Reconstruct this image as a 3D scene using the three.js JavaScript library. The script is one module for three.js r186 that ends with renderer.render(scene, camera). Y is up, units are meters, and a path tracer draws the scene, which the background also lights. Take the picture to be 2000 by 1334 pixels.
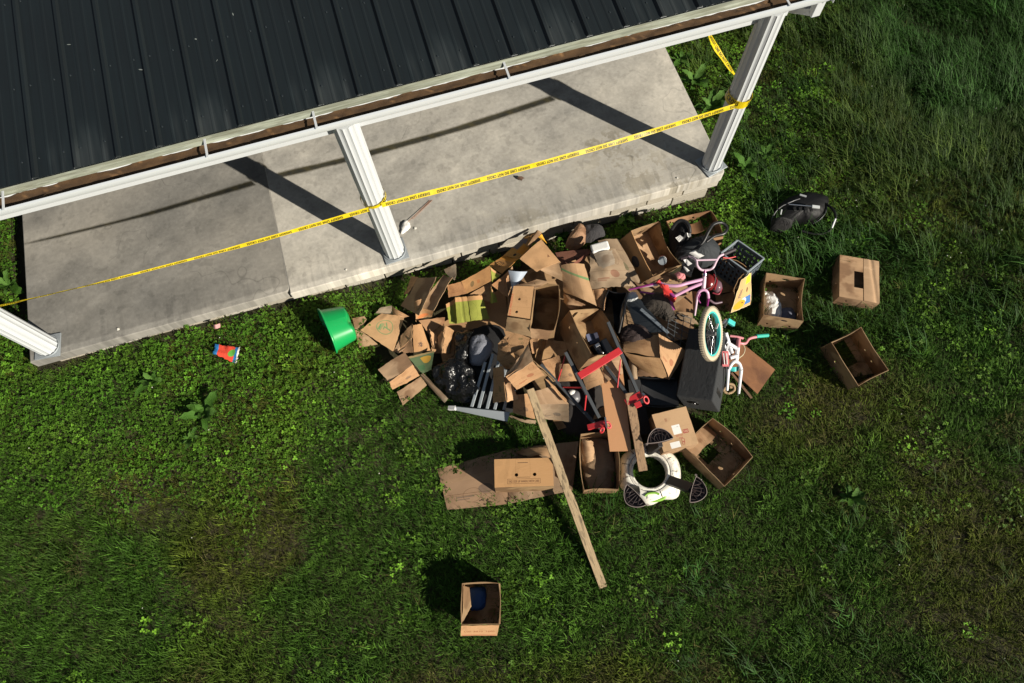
import * as THREE from 'three';
import { mergeGeometries, mergeVertices, toCreasedNormals } from 'three/addons/utils/BufferGeometryUtils.js';
import { TessellateModifier } from 'three/addons/modifiers/TessellateModifier.js';
import { RoundedBoxGeometry } from 'three/addons/geometries/RoundedBoxGeometry.js';

// ---------- camera, sky, sun, exposure ----------
const scene = new THREE.Scene();
const camera = new THREE.PerspectiveCamera(51.93, 1024 / 683, 0.1, 600);
camera.position.set(0, 6.5, 0);
camera.up.set(0.07789, 0.34994, -0.93353);
camera.lookAt(0, 6.5 - 0.93637, -0.35101);
const SUN = new THREE.Vector3(0.700, 0.492, 0.518).normalize();
// clear hazy sky: pale blue overhead, whitish to the horizon, brighter round the sun
const skyTex = (() => {
  const W = 512, H = 256, d = new Float32Array(W * H * 4);
  for (let j = 0; j < H; j++) for (let i = 0; i < W; i++) {
    const up = ((j + 0.5) / H - 0.5) * Math.PI, az = ((i + 0.5) / W - 0.5) * 2 * Math.PI, y = Math.sin(up), x = Math.cos(az) * Math.cos(up), z = Math.sin(az) * Math.cos(up);
    const t = Math.pow(1 - Math.max(0, y), 2.2), c = Math.max(0, x * SUN.x + y * SUN.y + z * SUN.z), glow = 0.5 * Math.pow(c, 10) + 0.9 * Math.pow(c, 80);
    const o = (j * W + i) * 4, k = y < 0 ? 0.45 : 1;
    d[o] = (0.36 + 0.62 * t + glow) * k; d[o + 1] = (0.50 + 0.47 * t + glow * 0.95) * k; d[o + 2] = (0.72 + 0.22 * t + glow * 0.82) * k; d[o + 3] = 1;
  }
  const q = new THREE.DataTexture(d, W, H, THREE.RGBAFormat, THREE.FloatType); q.mapping = THREE.EquirectangularReflectionMapping; q.magFilter = THREE.LinearFilter; q.needsUpdate = true; return q;
})();
scene.background = skyTex; scene.environment = skyTex;
scene.backgroundIntensity = scene.environmentIntensity = 0.17;
const sun = new THREE.DirectionalLight(new THREE.Color(1, 0.925, 0.80), 5);
sun.name = 'sun';
sun.position.copy(SUN).multiplyScalar(30);
sun.castShadow = true;
sun.shadow.mapSize.set(4096, 4096);
Object.assign(sun.shadow.camera, { left: -9, right: 9, top: 9, bottom: -9, near: 1, far: 60 });
scene.add(sun); scene.add(sun.target);
const renderer = new THREE.WebGLRenderer({ antialias: true });
renderer.toneMapping = THREE.LinearToneMapping;
renderer.toneMappingExposure = 1.48;
renderer.shadowMap.enabled = true;

// ---------- helpers ----------
let seedState = 12345;
const rnd = () => { seedState = (seedState + 0x6d2b79f5) | 0; let t = Math.imul(seedState ^ (seedState >>> 15), 1 | seedState); t = (t + Math.imul(t ^ (t >>> 7), 61 | t)) ^ t; return ((t ^ (t >>> 14)) >>> 0) / 4294967296; };
const rr = (a, b) => a + (b - a) * rnd();
const sm = (t) => { t = Math.min(1, Math.max(0, t)); return t * t * (3 - 2 * t); };
const hash = (x, y) => { let h = Math.imul(x | 0, 374761393) + Math.imul(y | 0, 668265263); h = Math.imul(h ^ (h >>> 13), 1274126177); return ((h ^ (h >>> 16)) >>> 0) / 4294967296; };
const vnoise = (x, y) => { const i = Math.floor(x), j = Math.floor(y), u = sm(x - i), v = sm(y - j); return (hash(i, j) * (1 - u) + hash(i + 1, j) * u) * (1 - v) + (hash(i, j + 1) * (1 - u) + hash(i + 1, j + 1) * u) * v; };
const fbm = (x, y, o = 4) => { let s = 0, a = 0.5, n = 0; for (let k = 0; k < o; k++) { s += a * vnoise(x + k * 17.3, y - k * 9.1); n += a; a *= 0.5; x *= 2.03; y *= 2.03; } return s / n; };
const groundY = (x, z) => 0.28 * sm((-x + 0.8) / 4) * sm((-z - 0.2) / 2.2);
const bumpY = (x, z) => (fbm(x * 0.9 + 5, z * 0.9, 3) - 0.5) * 0.05;
const V = (a) => new THREE.Vector3(a[0], a[1], a[2]);
const lin = (r, g, b) => new THREE.Color().setRGB(r, g, b);
const taken = new Map();
const numbered = (n) => { const k = taken.get(n) || 0; taken.set(n, k + 1); return k ? n + '_' + String(k).padStart(3, '0') : n; };
const shadowed = (m) => { m.castShadow = true; m.receiveShadow = true; return m; };
function tag(o, label, category, group) { o.userData.label = label; o.userData.category = category; if (group) o.userData.group = group; return o; }
function thing(name, label, category, pos = [0, 0, 0], group) { const o = new THREE.Group(); o.name = numbered(name); o.position.set(...pos); scene.add(o); return tag(o, label, category, group); }
function part(name, geometry, material, parent) { const m = shadowed(new THREE.Mesh(geometry, material)); m.name = parent ? name : numbered(name); (parent || scene).add(m); return m; }
function struct(name, geometry, material) { const m = part(name, geometry, material); m.userData.kind = 'structure'; return m; }
const merge = (list) => mergeGeometries(list.map((q) => { const n = q.index ? q.toNonIndexed() : q; for (const k of Object.keys(n.attributes)) if (!['position', 'normal', 'uv'].includes(k)) n.deleteAttribute(k); return n; }));
const smooth = (geo, angle = 0.7) => toCreasedNormals(geo.index ? geo.toNonIndexed() : geo, angle);
// geometry given in world metres is stored around the thing's own base
function home(root, meshes) {
  const box = new THREE.Box3();
  for (const m of meshes) { m.geometry.computeBoundingBox(); box.union(m.geometry.boundingBox); }
  const c = box.getCenter(new THREE.Vector3()); c.y = box.min.y;
  for (const m of meshes) m.geometry.translate(-c.x, -c.y, -c.z);
  root.position.copy(c);
}

// ---------- textures ----------
function dataTex(w, h, f, srgb = true) {
  const d = new Uint8Array(w * h * 4);
  for (let y = 0; y < h; y++) for (let x = 0; x < w; x++) { const q = f(x / w, y / h, x, y), o = (y * w + x) * 4; d[o] = Math.max(0, Math.min(255, q[0] * 255)); d[o + 1] = Math.max(0, Math.min(255, q[1] * 255)); d[o + 2] = Math.max(0, Math.min(255, q[2] * 255)); d[o + 3] = 255; }
  const t = new THREE.DataTexture(d, w, h); t.magFilter = THREE.LinearFilter; t.wrapS = t.wrapT = THREE.RepeatWrapping; if (srgb) t.colorSpace = THREE.SRGBColorSpace; t.needsUpdate = true; return t;
}
const tile = (f, u, v, s) => { // seamless blend of a noise over one tile of s cells
  const a = f(u * s, v * s), b = f((u - 1) * s, v * s), c = f(u * s, (v - 1) * s), d = f((u - 1) * s, (v - 1) * s); const x = sm(u), y = sm(v); return (a * (1 - x) + b * x) * (1 - y) + (c * (1 - x) + d * x) * y; };
const cardGrain = dataTex(640, 640, (u, v) => {
  const coarse = tile((x, y) => fbm(x, y, 4), u, v, 6) - 0.5, fibre = tile((x, y) => vnoise(x * 0.35, y * 4), u, v, 60) - 0.5, speck = hash(u * 640, v * 640) - 0.5;
  const flute = Math.sin(v * Math.PI * 2 * 96) * 0.012, stain = sm((tile((x, y) => fbm(x + 40, y + 9, 4), u, v, 5) - 0.54) * 9), scuff = sm((tile((x, y) => fbm(x * 0.5 + 80, y * 2.2, 4), u, v, 9) - 0.6) * 10);
  const k = 0.86 + coarse * 0.26 + fibre * 0.07 + speck * 0.04 + flute;
  return [k * (1 - 0.2 * stain + 0.08 * scuff), k * (0.995 - 0.24 * stain + 0.09 * scuff), k * (0.985 - 0.27 * stain + 0.11 * scuff)];
});
const cardBump = dataTex(512, 512, (u, v) => { const k = 0.5 + 0.3 * (tile((x, y) => fbm(x, y, 4), u, v, 9) - 0.5) + 0.18 * Math.sin(v * Math.PI * 2 * 96) + 0.1 * (hash(u * 512, v * 512) - 0.5); return [k, k, k]; }, false);
const grit = dataTex(512, 512, (u, v) => { const k = 0.5 + 0.8 * (tile((x, y) => fbm(x, y, 5), u, v, 16) - 0.5) + 0.25 * (hash(u * 512, v * 512) - 0.5); return [k, k, k]; }, false);
const mats = new Map();
function card(r, g, b) { const k = 'c' + [r, g, b]; if (!mats.has(k)) mats.set(k, new THREE.MeshStandardMaterial({ color: lin(r, g, b), map: cardGrain, bumpMap: cardBump, bumpScale: 0.0012, roughness: 0.88 })); return mats.get(k); }
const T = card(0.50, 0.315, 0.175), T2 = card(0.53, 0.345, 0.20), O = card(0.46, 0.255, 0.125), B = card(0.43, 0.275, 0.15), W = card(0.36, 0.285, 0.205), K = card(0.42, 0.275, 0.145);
function plain(r, g, b, rough = 0.6, extra = {}) { return new THREE.MeshStandardMaterial({ color: lin(r, g, b), roughness: rough, ...extra }); }
const blackPlastic = plain(0.012, 0.012, 0.013, 0.42, { bumpMap: grit, bumpScale: 0.0008 });
const blackFabric = plain(0.011, 0.011, 0.012, 0.92, { bumpMap: grit, bumpScale: 0.003 });
const steel = plain(0.30, 0.33, 0.35, 0.42, { metalness: 0.35, bumpMap: grit, bumpScale: 0.0006 });
const chrome = plain(0.6, 0.6, 0.62, 0.25, { metalness: 1 });
const paper = plain(0.72, 0.71, 0.68, 0.8, { bumpMap: grit, bumpScale: 0.002 });
const redPaint = plain(0.52, 0.03, 0.035, 0.42, { bumpMap: grit, bumpScale: 0.0005 });
const blackPaint = plain(0.045, 0.05, 0.055, 0.4, { bumpMap: grit, bumpScale: 0.0005 });
const woodTex = (dark) => dataTex(256, 1024, (u, v) => { const ring = fbm(u * 14 + fbm(u * 3, v * 5, 2) * 1.2, v * 9, 3), fine = vnoise(u * 60, v * 40), knot = sm((fbm(u * 4 + 30, v * 22, 2) - 0.68) * 8), dirt = sm((fbm(u * 3 + 8, v * 30 + 3, 4) - 0.5) * 5); const k = 0.70 + ring * 0.16 + fine * 0.12 - knot * 0.18 - dirt * dark; return [k, k * 0.93, k * 0.80]; });
function print(w, h, base, draw) { // flat print on card: canvas over the card's own colour and grain
  const c = document.createElement('canvas'); c.width = w; c.height = h; const q = c.getContext('2d');
  q.fillStyle = base; q.fillRect(0, 0, w, h);
  for (let i = 0; i < w * h / 90; i++) { q.fillStyle = rnd() < 0.5 ? 'rgba(60,35,10,0.05)' : 'rgba(255,225,180,0.06)'; q.fillRect(rnd() * w, rnd() * h, rr(1, w / 12), 1); }
  for (let i = 0; i < 9; i++) { q.fillStyle = 'rgba(70,45,20,0.05)'; q.beginPath(); q.ellipse(rnd() * w, rnd() * h, rr(8, w / 5), rr(6, h / 6), rnd() * 3, 0, 7); q.fill(); }
  draw(q, w, h);
  const t = new THREE.CanvasTexture(c); t.colorSpace = THREE.SRGBColorSpace; t.anisotropy = 4;
  return new THREE.MeshStandardMaterial({ map: t, roughness: 0.85, bumpMap: cardBump, bumpScale: 0.001 });
}
const CB = '#b98f65';

// ---------- shapes ----------
let sheetNo = 0;
// a sheet through four corners (in order round it): bowed, warped, with real thickness
function sheet(c, o = {}) {
  const n = o.n || 10, th = o.thick ?? 0.005, P = c.map(V), id = ++sheetNo * 3.7;
  const N = new THREE.Vector3().crossVectors(P[2].clone().sub(P[0]), P[3].clone().sub(P[1])).normalize(); if (N.y < 0) N.negate();
  const lu = (P[0].distanceTo(P[1]) + P[3].distanceTo(P[2])) / 2, lv = (P[0].distanceTo(P[3]) + P[1].distanceTo(P[2])) / 2;
  const bow = o.bow ?? (hash(id * 10, 3) - 0.5) * 0.07, warp = o.warp ?? 0.014, ragged = (o.ragged ?? 0.004) * 0.6;
  const top = [], pos = [], uv = [], idx = [];
  for (let j = 0; j <= n; j++) for (let i = 0; i <= n; i++) {
    const s = i / n, t = j / n, edge = i === 0 || j === 0 || i === n || j === n;
    const q = P[0].clone().multiplyScalar((1 - s) * (1 - t)).addScaledVector(P[1], s * (1 - t)).addScaledVector(P[2], s * t).addScaledVector(P[3], (1 - s) * t);
    q.addScaledVector(N, bow * Math.sin(Math.PI * s) + (o.bowV || 0) * Math.sin(Math.PI * t) + warp * 2 * (fbm(s * lu * 6 + id, t * lv * 6, 3) - 0.5));
    if (!o.unit && o.poly === undefined && (o.thick ?? 0.005) < 0.006 && hash(id * 7, 2) > 0.35) q.addScaledVector(N, -0.012 * Math.max(0, 1 - Math.abs(s * Math.cos(id) + t * Math.sin(id) - 0.35 - 0.3 * hash(id * 3, 9)) * 7));
    if (o.crease) q.addScaledVector(N, -o.crease * Math.max(0, 1 - Math.abs(s - (o.creaseAt ?? 0.5)) * 12));
    if (edge) { q.x += ragged * (hash(i * 7 + id, j) - 0.5) * 2; q.z += ragged * (hash(i, j * 5 + id) - 0.5) * 2; }
    top.push(q);
  }
  const W1 = n + 1, uvOf = (i, j) => o.unit ? [i / n, 1 - j / n] : o.turn ? [j / n * lv + id, i / n * lu] : [i / n * lu + id, j / n * lv];
  const add = (q, off, u) => { pos.push(q.x + N.x * off, q.y + N.y * off, q.z + N.z * off); uv.push(...u); return pos.length / 3 - 1; };
  const quad = (a, b, cc, d) => idx.push(a, b, cc, a, cc, d);
  for (const side of [1, -1]) { const base = pos.length / 3; for (let j = 0; j <= n; j++) for (let i = 0; i <= n; i++) add(top[j * W1 + i], side * th / 2, uvOf(i, j)); for (let j = 0; j < n; j++) for (let i = 0; i < n; i++) { const a = base + j * W1 + i; quad(a, a + 1, a + W1 + 1, a + W1); } }
  const rim = []; for (let i = 0; i < n; i++) rim.push([i, 0]); for (let j = 0; j < n; j++) rim.push([n, j]); for (let i = n; i > 0; i--) rim.push([i, n]); for (let j = n; j > 0; j--) rim.push([0, j]);
  for (let k = 0; k < rim.length; k++) { const [i, j] = rim[k], [i2, j2] = rim[(k + 1) % rim.length], a = top[j * W1 + i], b = top[j2 * W1 + i2], u = uvOf(i, j), u2 = uvOf(i2, j2); quad(add(a, th / 2, u), add(b, th / 2, u2), add(b, -th / 2, u2), add(a, -th / 2, u)); }
  const g = new THREE.BufferGeometry(); g.setAttribute('position', new THREE.Float32BufferAttribute(pos, 3)); g.setAttribute('uv', new THREE.Float32BufferAttribute(uv, 2)); g.setIndex(idx); g.computeVertexNormals();
  return g;
}
// a flat piece with any outline, through points that lie near one plane
function poly(pts, th = 0.005, holes = []) {
  const P = pts.map(V), c = P.reduce((a, b) => a.add(b), new THREE.Vector3()).divideScalar(P.length), N = new THREE.Vector3();
  P.forEach((p, i) => { const q = P[(i + 1) % P.length]; N.x += (p.y - q.y) * (p.z + q.z); N.y += (p.z - q.z) * (p.x + q.x); N.z += (p.x - q.x) * (p.y + q.y); }); N.normalize(); if (N.y < 0) N.negate();
  const U = new THREE.Vector3(1, 0, 0).addScaledVector(N, -N.x).normalize(), W2 = new THREE.Vector3().crossVectors(N, U);
  const flat = (p) => { const d = p.clone().sub(c); return new THREE.Vector2(d.dot(U), d.dot(W2)); };
  const s = new THREE.Shape(P.map(flat)); for (const h of holes) s.holes.push(new THREE.Path(h.map(V).map(flat)));
  const g = new THREE.ExtrudeGeometry(s, { depth: th, bevelEnabled: false });
  const m = new THREE.Matrix4().makeBasis(U, W2, N).setPosition(c); return g.applyMatrix4(m);
}
const toneOf = new Map([]);
const wornTex = Array.from({ length: 6 }, (_, n) => { // creases, split liner, tape, damp rings and faded ink on used board
  const c = document.createElement('canvas'); c.width = c.height = 512; const q = c.getContext('2d'); q.fillStyle = '#eadfd2'; q.fillRect(0, 0, 512, 512);
  for (let i = 0; i < 2600; i++) { q.fillStyle = rnd() < 0.5 ? 'rgba(90,55,20,0.05)' : 'rgba(255,245,230,0.07)'; q.fillRect(rnd() * 512, rnd() * 512, rr(4, 60), 1.2); }
  for (let i = 0; i < 10; i++) { q.fillStyle = 'rgba(80,50,25,0.06)'; q.beginPath(); q.ellipse(rnd() * 512, rnd() * 512, rr(20, 130), rr(14, 80), rnd() * 3, 0, 7); q.fill(); }
  if (n % 3 === 0) for (let i = 0; i < 34; i++) { q.fillStyle = 'rgba(95,60,30,0.16)'; q.fillRect(150 + i * 8, 60, 2.4, rr(150, 330)); }
  for (let i = 0; i < 2 + n % 2; i++) { const y = rr(60, 450), k = rr(-40, 40); q.strokeStyle = 'rgba(85,50,22,0.45)'; q.lineWidth = 3; q.beginPath(); q.moveTo(0, y); q.lineTo(512, y + k); q.stroke(); q.strokeStyle = 'rgba(255,240,215,0.5)'; q.lineWidth = 2; q.beginPath(); q.moveTo(0, y + 4); q.lineTo(512, y + k + 4); q.stroke(); }
  if (n % 2) { q.fillStyle = 'rgba(250,240,220,0.30)'; q.save(); q.translate(256, rr(140, 380)); q.rotate(rr(-0.1, 0.1)); q.fillRect(-300, 0, 600, 44); q.restore(); }
  q.strokeStyle = 'rgba(75,45,20,0.28)'; q.lineWidth = 5; q.beginPath(); q.ellipse(rr(80, 430), rr(80, 430), rr(40, 110), rr(30, 80), rnd() * 3, 0, 7); q.stroke();
  if (n > 2) { q.fillStyle = ['rgba(70,110,70,0.30)', 'rgba(150,60,45,0.32)', 'rgba(60,70,100,0.30)'][n - 3]; q.beginPath(); q.ellipse(330, 330, 60, 48, 0.3, 0, 7); q.fill(); q.fillRect(90, 380, 150, 16); q.fillRect(90, 408, 110, 12); }
  const t = new THREE.CanvasTexture(c); t.colorSpace = THREE.SRGBColorSpace; return t;
});
function worn(m) { const k = Math.floor(hash(sheetNo * 29 + 3, 8) * 6), key = 'w' + m.uuid + k; if (!toneOf.has(key)) { const q = m.clone(); q.map = wornTex[k]; q.color.multiplyScalar(0.98); toneOf.set(key, q); } return toneOf.get(key); }
const usable = ([m, , o]) => m.map === cardGrain && !o?.poly && !o?.unit && hash(sheetNo * 41 + 1, 6) > 0.4;

function tone(m) { // the same board in a slightly different shade, one of five
  if (!m.map || m.map !== cardGrain) return m; const k = Math.floor(hash(sheetNo * 13 + 7, 4) * 5), key = m.uuid + k; if (!toneOf.has(key)) { const q = m.clone(); const f = [0.9, 0.95, 1, 1.05, 1.1][k]; q.color.setRGB(m.color.r * f, m.color.g * f * [1.02, 0.97, 1, 0.985, 1.01][k], m.color.b * f * [1.06, 0.9, 1, 0.95, 1.04][k]); toneOf.set(key, q); } return toneOf.get(key);
}
function piece(name, label, category, panels, group) {
  panels = panels.map((p) => { sheetNo++; return usable(p) ? [worn(p[0]), p[1], { ...p[2], unit: true }] : p; }); // a folded or flat piece whose panels are quads [material, corners, options]
  if (panels.length === 1) { const [m, c, o] = panels[0]; const k = part(name, o?.poly ? poly(c, 0.005, o.holes) : sheet(c, o), tone(m)); home(k, [k]); return tag(k, label, category, group); }
  const root = thing(name, label, category, [0, 0, 0], group);
  const ms = panels.map(([m, c, o]) => part(o?.name || 'panel', o?.poly ? poly(c, 0.005, o.holes) : sheet(c, o), tone(m), root));
  home(root, ms); return root;
}
const curve = (pts) => new THREE.CatmullRomCurve3(pts.map(V), false, 'catmullrom', 0.5);
const tube = (pts, r, n = 0, k = 9) => new THREE.TubeGeometry(curve(pts), n || Math.max(2, pts.length * 5), r, k, false);
function rod(a, b, r, k = 10, r2 = r) { const A = V(a), D = V(b).sub(A), g = new THREE.CylinderGeometry(r2, r, D.length(), k, 1); g.translate(0, D.length() / 2, 0); g.applyQuaternion(new THREE.Quaternion().setFromUnitVectors(new THREE.Vector3(0, 1, 0), D.clone().normalize())); return g.translate(A.x, A.y, A.z); }
function bar(a, b, w, h, up = [0, 1, 0], r = 0.003) { // rounded bar from a to b, w across, h along up
  const A = V(a), D = V(b).sub(A), L = D.length(), z = D.clone().normalize(), x = new THREE.Vector3().crossVectors(V(up), z).normalize(), y = new THREE.Vector3().crossVectors(z, x);
  const g = new RoundedBoxGeometry(w, h, L, 2, Math.min(r, w * 0.4, h * 0.4)); return g.applyMatrix4(new THREE.Matrix4().makeBasis(x, y, z).setPosition(A.addScaledVector(D, 0.5)));
}
function wallGeo(w, h, o = {}) {
  const s = new THREE.Shape(), dip = o.dip || 0, k = 8; s.moveTo(-w / 2, 0); s.lineTo(w / 2, 0);
  for (let i = 0; i <= k; i++) { const t = i / k; s.lineTo(w / 2 - w * t, h - dip * Math.sin(Math.PI * t) + (i && i < k ? 0.004 * (hash(i, w * 900 + sheetNo) - 0.5) : 0)); }
  for (const q of o.holes || []) { const p = new THREE.Path(); if (q.length === 3) p.absellipse(q[0], q[1], q[2], q[2], 0, Math.PI * 2, true); else p.absellipse(q[0], q[1], q[2], q[3], 0, Math.PI * 2, true); s.holes.push(p); }
  let g = new THREE.ExtrudeGeometry(s, { depth: 0.005, bevelEnabled: false, curveSegments: 8 });
  g.deleteAttribute('normal'); g = new TessellateModifier(0.08, 5).modify(g);
  const p = g.attributes.position, id = ++sheetNo * 2.3, bulge = o.bulge ?? (hash(id * 9, 1) - 0.5) * 0.03;
  for (let i = 0; i < p.count; i++) { const x = p.getX(i), y = p.getY(i); p.setZ(i, p.getZ(i) + bulge * Math.cos(Math.PI * x / w) * (y / h) + 0.012 * (fbm(x * 6 + id, y * 6, 2) - 0.5) * Math.cos(Math.PI * x / w)); }
  if (o.unit) { const u = g.attributes.uv; for (let i = 0; i < p.count; i++) u.setXY(i, p.getX(i) / w + 0.5, p.getY(i) / h); }
  g.deleteAttribute('normal'); const m = toCreasedNormals(mergeVertices(g, 1e-4), 0.5); return m;
}
// a carton: floor, four walls, flaps; local origin at the middle of its floor
function carton(name, label, [pos, quat, [L, H, D]], o = {}) {
  const root = thing(name, label, o.category || 'cardboard box', pos, o.group); root.quaternion.set(...quat);
  const th = 0.005, m = tone(o.mat || K), mk = (side) => (o.print && o.print[side]) || (o.mats && o.mats[side]) || m;
  const w = (side, len, turn, tr) => part('wall', wallGeo(len, H, { ...(o[side] || {}), unit: !!(o.print && o.print[side]) }).rotateY(turn).translate(...tr), mk(side), root);
  w('front', L, 0, [0, 0, D / 2 - th]); w('back', L, Math.PI, [0, 0, -D / 2 + th]);
  w('right', D - 2 * th - 0.001, Math.PI / 2, [L / 2 - th, 0, 0]); w('left', D - 2 * th - 0.001, -Math.PI / 2, [-L / 2 + th, 0, 0]);
  if (o.floor !== false) {
    const s = new THREE.Shape(), x = L / 2 - th - 0.001, z = D / 2 - th - 0.001; s.moveTo(-x, -z); s.lineTo(x, -z); s.lineTo(x, z); s.lineTo(-x, z);
    if (o.floorHole) { const [a, b, c, d] = o.floorHole, p = new THREE.Path(); p.moveTo(a, b); p.lineTo(a, d); p.lineTo(c, d); p.lineTo(c, b); s.holes.push(p); }
    for (const [hx, hz, hr] of o.floorHoles || []) { const p = new THREE.Path(); p.absellipse(hx, hz, hr, hr, 0, 7, true); s.holes.push(p); }
    part('floor', new THREE.ExtrudeGeometry(s, { depth: th, bevelEnabled: false }).rotateX(Math.PI / 2).translate(0, 0.012 + th, 0), (o.mats && o.mats.floor) || m, root);
  }
  for (const [mm, c, q] of o.flaps || []) part(q?.name || 'flap', q?.poly ? poly(c, 0.005, q.holes) : sheet(c, { warp: 0.006, ragged: 0.002, ...q }), mm, root);
  return root;
}
// a soft heap over an outline: dome plus folds
function heap(outline, height, o = {}) {
  const P = outline.map(V), n = o.n || 26, rings = o.rings || 14, C = new THREE.Vector3(); P.forEach((p) => C.add(p)); C.divideScalar(P.length);
  const cv = new THREE.CatmullRomCurve3(P, true, 'catmullrom', 0.4), pts = cv.getSpacedPoints(n * 2).slice(0, -1), m = pts.length, id = ++sheetNo * 5.1;
  const dirs = Array.from({ length: o.folds || 9 }, (_, k) => { const a = hash(k + id, 5) * 7, f = (o.freq || 9) * (0.6 + hash(k, id) * 1.8); return [Math.cos(a) * f, Math.sin(a) * f, hash(k, id + 2), 1 / (0.6 + hash(k, id) * 1.8)]; });
  const fold = (x, z) => { const wx = x + 0.05 * fbm(x * 8 + id, z * 8, 2), wz = z + 0.05 * fbm(x * 8, z * 8 + id, 2); let s = 0; for (const [a, b, ph, w] of dirs) { const q = wx * a + wz * b + ph; s += w * Math.abs((q - Math.floor(q)) - 0.5); } return s / dirs.length - 0.2; };
  const pos = [], uv = [], idx = [];
  for (let k = 0; k <= rings; k++) for (let i = 0; i < m; i++) {
    const r = k / rings, p = pts[i], x = C.x + (p.x - C.x) * r, z = C.z + (p.z - C.z) * r, y0 = C.y + (p.y - C.y) * r;
    const y = y0 + height * Math.pow(Math.max(0, 1 - r * r), o.round || 0.6) + (o.fold ?? 0.06) * fold(x, z) * (k === rings ? 0.2 : 1);
    pos.push(x + (hash(i, k + id) - 0.5) * 0.008, k === rings ? y0 - 0.01 : y, z + (hash(k, i + id) - 0.5) * 0.008); uv.push(x, z);
  }
  for (let k = 0; k < rings; k++) for (let i = 0; i < m; i++) { const a = k * m + i, b = k * m + (i + 1) % m; idx.push(a, b, b + m, a, b + m, a + m); }
  const g = new THREE.BufferGeometry(); g.setAttribute('position', new THREE.Float32BufferAttribute(pos, 3)); g.setAttribute('uv', new THREE.Float32BufferAttribute(uv, 2)); g.setIndex(idx);
  g.deleteAttribute('normal'); return o.soft ? (g.computeVertexNormals(), g) : toCreasedNormals(g.toNonIndexed(), o.angle || 0.35);
}
function single(name, label, category, geometry, material, group) { const k = part(name, geometry, material); home(k, [k]); return tag(k, label, category, group); }
function built(name, label, category, parts, group) { // parts: [name, world geometry, material]; sub-parts as a fourth entry
  const root = thing(name, label, category, [0, 0, 0], group), all = [];
  for (const [n, g, m, subs] of parts) { const k = part(n, g, m, root); all.push(k); for (const [n2, g2, m2] of subs || []) all.push(part(n2, g2, m2, k)); }
  const box = new THREE.Box3(); for (const k of all) { k.geometry.computeBoundingBox(); box.union(k.geometry.boundingBox); }
  const c = box.getCenter(new THREE.Vector3()); c.y = box.min.y;
  for (const k of all) k.geometry.translate(-c.x, -c.y, -c.z);
  root.position.copy(c); return root;
}

// ---------- ground ----------
const PORCH = [-4.476, 0, -2.4425], YAW = THREE.MathUtils.degToRad(12.43), SLAB = 0.45, SLAB_L = 6.89, SLAB_D = 2.7;
const toPorch = (x, z) => { const dx = x - PORCH[0], dz = z - PORCH[2], c = Math.cos(YAW), s = Math.sin(YAW); return [dx * c - dz * s, dx * s + dz * c]; }; // along the front edge, towards the lawn
{
  const axis = [-140, -70, -35, -18, -11]; for (let v = -9; v <= 9.001; v += 0.09) axis.push(v); axis.push(11, 18, 35, 70, 140);
  const n = axis.length, pos = [], uv = [], idx = [], col = [];
  for (let j = 0; j < n; j++) for (let i = 0; i < n; i++) {
    const x = axis[i], z = axis[j] - 2; pos.push(x, groundY(x, z) + bumpY(x, z) - 0.01, z); uv.push(x, z);
    const d = fbm(x * 2.2, z * 2.2, 4), e = fbm(x * 0.8 + 20, z * 0.8, 3); col.push(0.018 + 0.018 * d + 0.010 * e, 0.022 + 0.012 * d, 0.007 + 0.006 * d);
  }
  for (let j = 0; j < n - 1; j++) for (let i = 0; i < n - 1; i++) { const a = j * n + i; idx.push(a, a + n, a + 1, a + 1, a + n, a + n + 1); }
  const g = new THREE.BufferGeometry(); g.setAttribute('position', new THREE.Float32BufferAttribute(pos, 3)); g.setAttribute('uv', new THREE.Float32BufferAttribute(uv, 2)); g.setAttribute('color', new THREE.Float32BufferAttribute(col, 3)); g.setIndex(idx); g.computeVertexNormals();
  struct('lawn_ground', g, new THREE.MeshStandardMaterial({ vertexColors: true, roughness: 0.95, bumpMap: grit, bumpScale: 0.02 }));
}

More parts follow.
